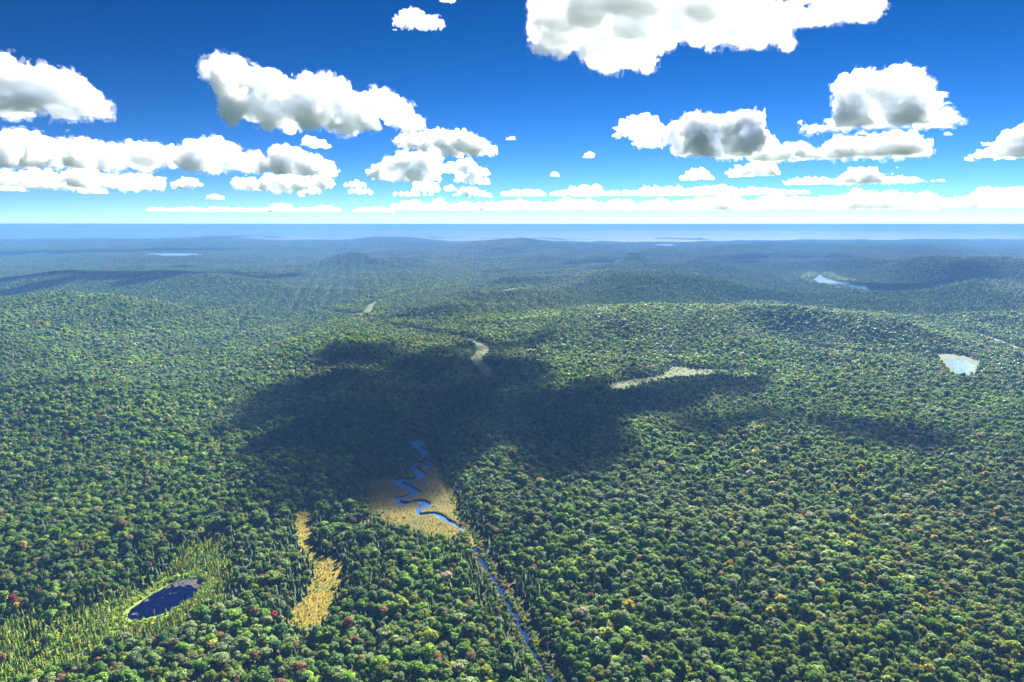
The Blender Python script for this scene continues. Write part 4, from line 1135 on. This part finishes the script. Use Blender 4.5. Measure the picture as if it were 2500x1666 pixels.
C(470, P7([(2050, 868, 9), (2072, 866, 13), (2090, 872, 7)]), 'tiny round puff right of the stack', seed=21)
C(483, P7([(2090, 900, 8), (2130, 875, 14), (2180, 880, 16), (2220, 893, 12), (2255, 900, 7), (2150, 895, 10)]), 'low cloud right of the foot of the stack', seed=22)
C(492, P7([(960, 910, 9), (985, 908, 14), (1020, 913, 9)]), 'tiny low puff under the long bank', seed=23)
C(80, P7([(1830, 100, 16), (1855, 85, 24), (1900, 80, 30), (1925, 95, 30), (1960, 110, 26), (1995, 112, 20), (2030, 105, 9), (1890, 115, 20), (1870, 110, 16)]), 'small torn wisp high up left of the great cloud', ragged=.7, dens=0.40, seed=24)
C(80, P7([(1812, 150, 9), (1820, 146, 8)]), 'tiny shred below the torn wisp', ragged=.5, dens=0.40, seed=25)
C(8, P7([(2030, 0, 10), (2060, -4, 14), (2085, 2, 9)]), 'small white shred at the top edge above the torn wisp', ragged=.6, dens=0.40, seed=26)
C(205, P7([(500, 365, 7), (515, 360, 9), (530, 372, 8), (560, 378, 6), (600, 388, 6)]), 'faint streak of cloud between the left cloud and the largest one', ragged=.7, dens=0.23, seed=27)
C(312, P7([(405, 575, 8), (420, 577, 9)]), 'tiny fragment below the tip of the left cloud', ragged=.5, dens=0.34, seed=28)
C(322, P7([(1175, 598, 8), (1190, 602, 10)]), 'tiny fragment under the largest left cloud', ragged=.5, dens=0.34, seed=29)
C(325, P7([(1850, 606, 8), (1865, 610, 8)]), 'tiny fragment under the right tip of the largest left cloud', ragged=.5, dens=0.34, seed=30)
# right side
C(395, P8([(500, 600, 22), (540, 580, 34), (600, 575, 36), (640, 585, 38), (660, 620, 42), (570, 615, 32), (620, 640, 28), (570, 660, 16)]), 'rounded puff at the left end of the right hand row', seed=31)
C(388, P8([(720, 620, 36), (760, 600, 40), (830, 580, 50), (850, 560, 36), (900, 600, 56), (960, 585, 46), (1010, 580, 44), (1070, 560, 44), (1110, 560, 40), (1100, 610, 52), (1130, 640, 38), (780, 660, 42), (860, 670, 48), (940, 660, 48), (1020, 660, 50), (1080, 670, 44), (900, 710, 28), (970, 712, 26), (1030, 705, 26), (760, 695, 20), (1160, 680, 22)]),
  'heaped cloud with slate grey belly right of the middle', seed=32, dens=1.43)
C(400, P8([(1110, 715, 28), (1160, 720, 32), (1210, 720, 30), (1260, 700, 28), (1310, 690, 28), (1350, 700, 26), (1390, 725, 26), (1300, 735, 24), (1210, 742, 18), (1180, 640, 16), (1200, 665, 16)]), 'low white cloud joining the heaped cloud to the tall one', ragged=.5, seed=33)
C(398, P8([(1440, 720, 28), (1490, 690, 36), (1540, 685, 38), (1600, 680, 38), (1560, 720, 32), (1660, 690, 44), (1720, 670, 44), (1780, 665, 42), (1840, 680, 40), (1870, 710, 32), (1700, 720, 34), (1780, 718, 32), (1640, 735, 22)]), 'long low cloud under the tall cloud at the right', seed=34)
C(332, P8([(1350, 610, 22), (1380, 630, 22), (1420, 600, 20), (1470, 590, 28), (1520, 590, 36), (1540, 540, 46), (1530, 470, 42), (1540, 410, 48), (1580, 380, 36), (1620, 420, 58), (1690, 400, 52), (1740, 380, 48), (1790, 360, 46), (1840, 385, 48), (1870, 430, 52), (1800, 450, 62), (1710, 470, 58), (1620, 500, 58),
           (1610, 580, 42), (1680, 570, 40), (1750, 560, 42), (1820, 530, 48), (1900, 490, 40), (1940, 470, 24), (1860, 570, 48), (1930, 560, 44), (1990, 550, 38), (2030, 580, 32), (1960, 605, 28), (1800, 605, 26), (1980, 520, 22)]), 'tall towering white cloud at the right', seed=35, ragged=.5, dens=0.74)
C(362, P8([(1930, 670, 14), (1960, 655, 20), (2000, 640, 18), (2015, 628, 10)]), 'small torn cloud below the right side of the tall cloud', ragged=.6, dens=0.51, seed=36)
C(358, P8([(2050, 665, 9), (2080, 655, 11), (2095, 635, 10)]), 'faint shred right of the small torn cloud', ragged=.7, dens=0.34, seed=37)
C(245, P8([(1975, 440, 11), (1995, 435, 11)]), 'tiny shred at the upper right of the tall cloud', ragged=.6, dens=0.40, seed=38)
C(412, P8([(2130, 750, 20), (2170, 725, 28), (2220, 715, 36), (2260, 690, 36), (2310, 650, 42), (2350, 640, 46), (2380, 690, 60), (2310, 710, 48), (2350, 745, 36), (2270, 740, 30), (2420, 660, 60)]), 'large cloud with dark underside cut by the right edge', seed=39, dens=1.43)
C(436, P8([(1010, 800, 20), (1050, 800, 24), (1100, 785, 28), (1140, 770, 26), (1180, 770, 22), (1200, 795, 24), (1150, 800, 24)]), 'compact cloud below the heaped cloud', seed=40)
C(443, P8([(790, 822, 13), (830, 805, 22), (870, 800, 20), (910, 822, 15)]), 'small white cloud left of the compact one', seed=41)
C(387, P8([(340, 718, 10), (355, 714, 14), (370, 716, 9)]), 'lone small puff in the clear sky right of the middle', seed=42)
C(342, P8([(5, 640, 10), (-20, 640, 7)]), 'tiny shred in the clear sky at the middle', ragged=.6, dens=0.40, seed=43)
C(432, P8([(185, 804, 8), (200, 803, 11), (210, 807, 7)]), 'tiny puff in the middle, upper of the low ones', seed=44)
C(458, P8([(1260, 845, 9), (1310, 838, 16), (1370, 835, 17), (1430, 835, 18), (1470, 842, 12), (1350, 850, 10)]), 'flat cloud left of the long ridge shaped cloud', seed=45)
C(456, P8([(1510, 845, 17), (1560, 815, 26), (1600, 810, 28), (1650, 820, 30), (1700, 840, 24), (1760, 840, 22), (1820, 840, 20), (1880, 850, 14), (1620, 845, 20), (1540, 840, 20)]), 'ridge shaped cloud under the tall cloud', seed=46)
C(458, P8([(1930, 850, 12), (1970, 848, 16), (2005, 855, 9)]), 'small flat cloud right of the ridge shaped cloud', seed=47)
C(463, P8([(2065, 868, 9), (2090, 860, 11), (2112, 866, 7)]), 'tiny flat puff far right below the shred', seed=48)
C(427, P8([(1730, 795, 9), (1775, 785, 11)]), 'tiny puff above the right end of the ridge shaped cloud', seed=49)

# the low far clouds, rank behind rank above the horizon
def row(base_v, spans, words, seed, r0):
    """Flat based heaps of one rank: each span (u0, u1, height) is a cloud."""
    g = random.Random(seed)
    for k, (u0, u1, h, w) in enumerate(spans):
        lobes = []; u = u0
        while u < u1:
            r = g.uniform(.5, 1.0) * h * .46
            edge = min(u - u0, u1 - u) / max(1, (u1 - u0))
            top = h * (0.45 + 0.55 * min(1, edge * 4)) * g.uniform(.6, 1.0)
            lobes.append((u, base_v - max(r * .7, top - r), r)); lobes.append((u + r * .5, base_v - r * .6, r * .9))
            u += r * g.uniform(.8, 1.4)
        C(base_v, lobes, w, cells=int(np.clip((u1 - u0) / 2.44 + 36, 40, 150)), seed=seed * 10 + k, ragged=.5, depth=.3, dens=0.57)
row(479, [(1228, 1330, 18, 'low flat cloud just right of the middle'), (1348, 1390, 16, 'low cloud second in the rank right of the middle'), (1398, 1470, 30, 'humped low cloud right of the middle'), (1480, 1555, 16, 'flat low cloud beyond the humped one'),
          (1570, 1690, 26, 'long low cloud below the small white cloud'), (1700, 1790, 28, 'low white cloud below the compact cloud'), (1790, 1915, 20, 'thin low cloud under the ridge shaped cloud'), (1920, 1975, 16, 'small low cloud under the ridge shaped cloud')], '', 61, 12)
row(513, [(1235, 1322, 26, 'far low heap left in the rank on the right horizon'), (1335, 1470, 30, 'far low bank just right of the middle'), (1485, 1550, 26, 'far low heap in the rank right of the middle'), (1565, 1632, 32, 'far knobbly heap in the rank of the right half'),
          (1650, 1835, 34, 'far long bank in the rank of the right half'), (1855, 1985, 38, 'far heaped bank below the ridge shaped cloud'), (2005, 2270, 46, 'highest far bank in the rank of the right half'), (2295, 2385, 34, 'far bank short of the right edge'), (2395, 2540, 60, 'tall far bank at the right edge')], '', 62, 14)
row(514, [(960, 1050, 24, 'far low heap below the stack'), (1050, 1085, 30, 'far round heap below the stack'), (1095, 1180, 24, 'far low heap right below the stack'), (1175, 1245, 22, 'far low heap at the middle')], '', 63, 10)
row(519, [(360, 420, 12, 'thin far cloud at the left horizon'), (425, 490, 14, 'thin far cloud second at the left horizon'), (500, 570, 14, 'thin far cloud third at the left horizon'), (560, 620, 12, 'thin far cloud fourth at the left horizon'),
          (630, 680, 12, 'thin far cloud right of the left four'), (670, 715, 24, 'small far heap standing up at the left horizon'), (720, 760, 12, 'thin far cloud right of the small far heap'), (765, 830, 18, 'low far heap left of the stack'), (865, 955, 14, 'thin far cloud below the stack')], '', 64, 8)
# ------------------------------------------------------------------ haze: one closed box of even air round the camera and the land
HAZE_TOP = 206.0
m, nt, out = material('haze_air')
hv = nt.nodes.new('ShaderNodeVolumePrincipled')
hv.inputs['Color'].default_value = (0.080, 0.200, 0.480, 1)
hv.inputs['Density'].default_value = 1 / 7000
hv.inputs['Anisotropy'].default_value = 0.0
nt.links.new(hv.outputs[0], out.inputs['Volume'])
bm = bmesh.new(); bmesh.ops.create_cube(bm, size=1)
me = bpy.data.meshes.new('haze'); bm.to_mesh(me); bm.free(); me.materials.append(m)
haze = link('haze', me, loc=(0, 0, (HAZE_TOP - 4.5) / 2))
haze.scale = (96000, 96000, HAZE_TOP + 4.5)
tag(haze, 'pale blue haze that fades the far forest', 'haze', kind='stuff')
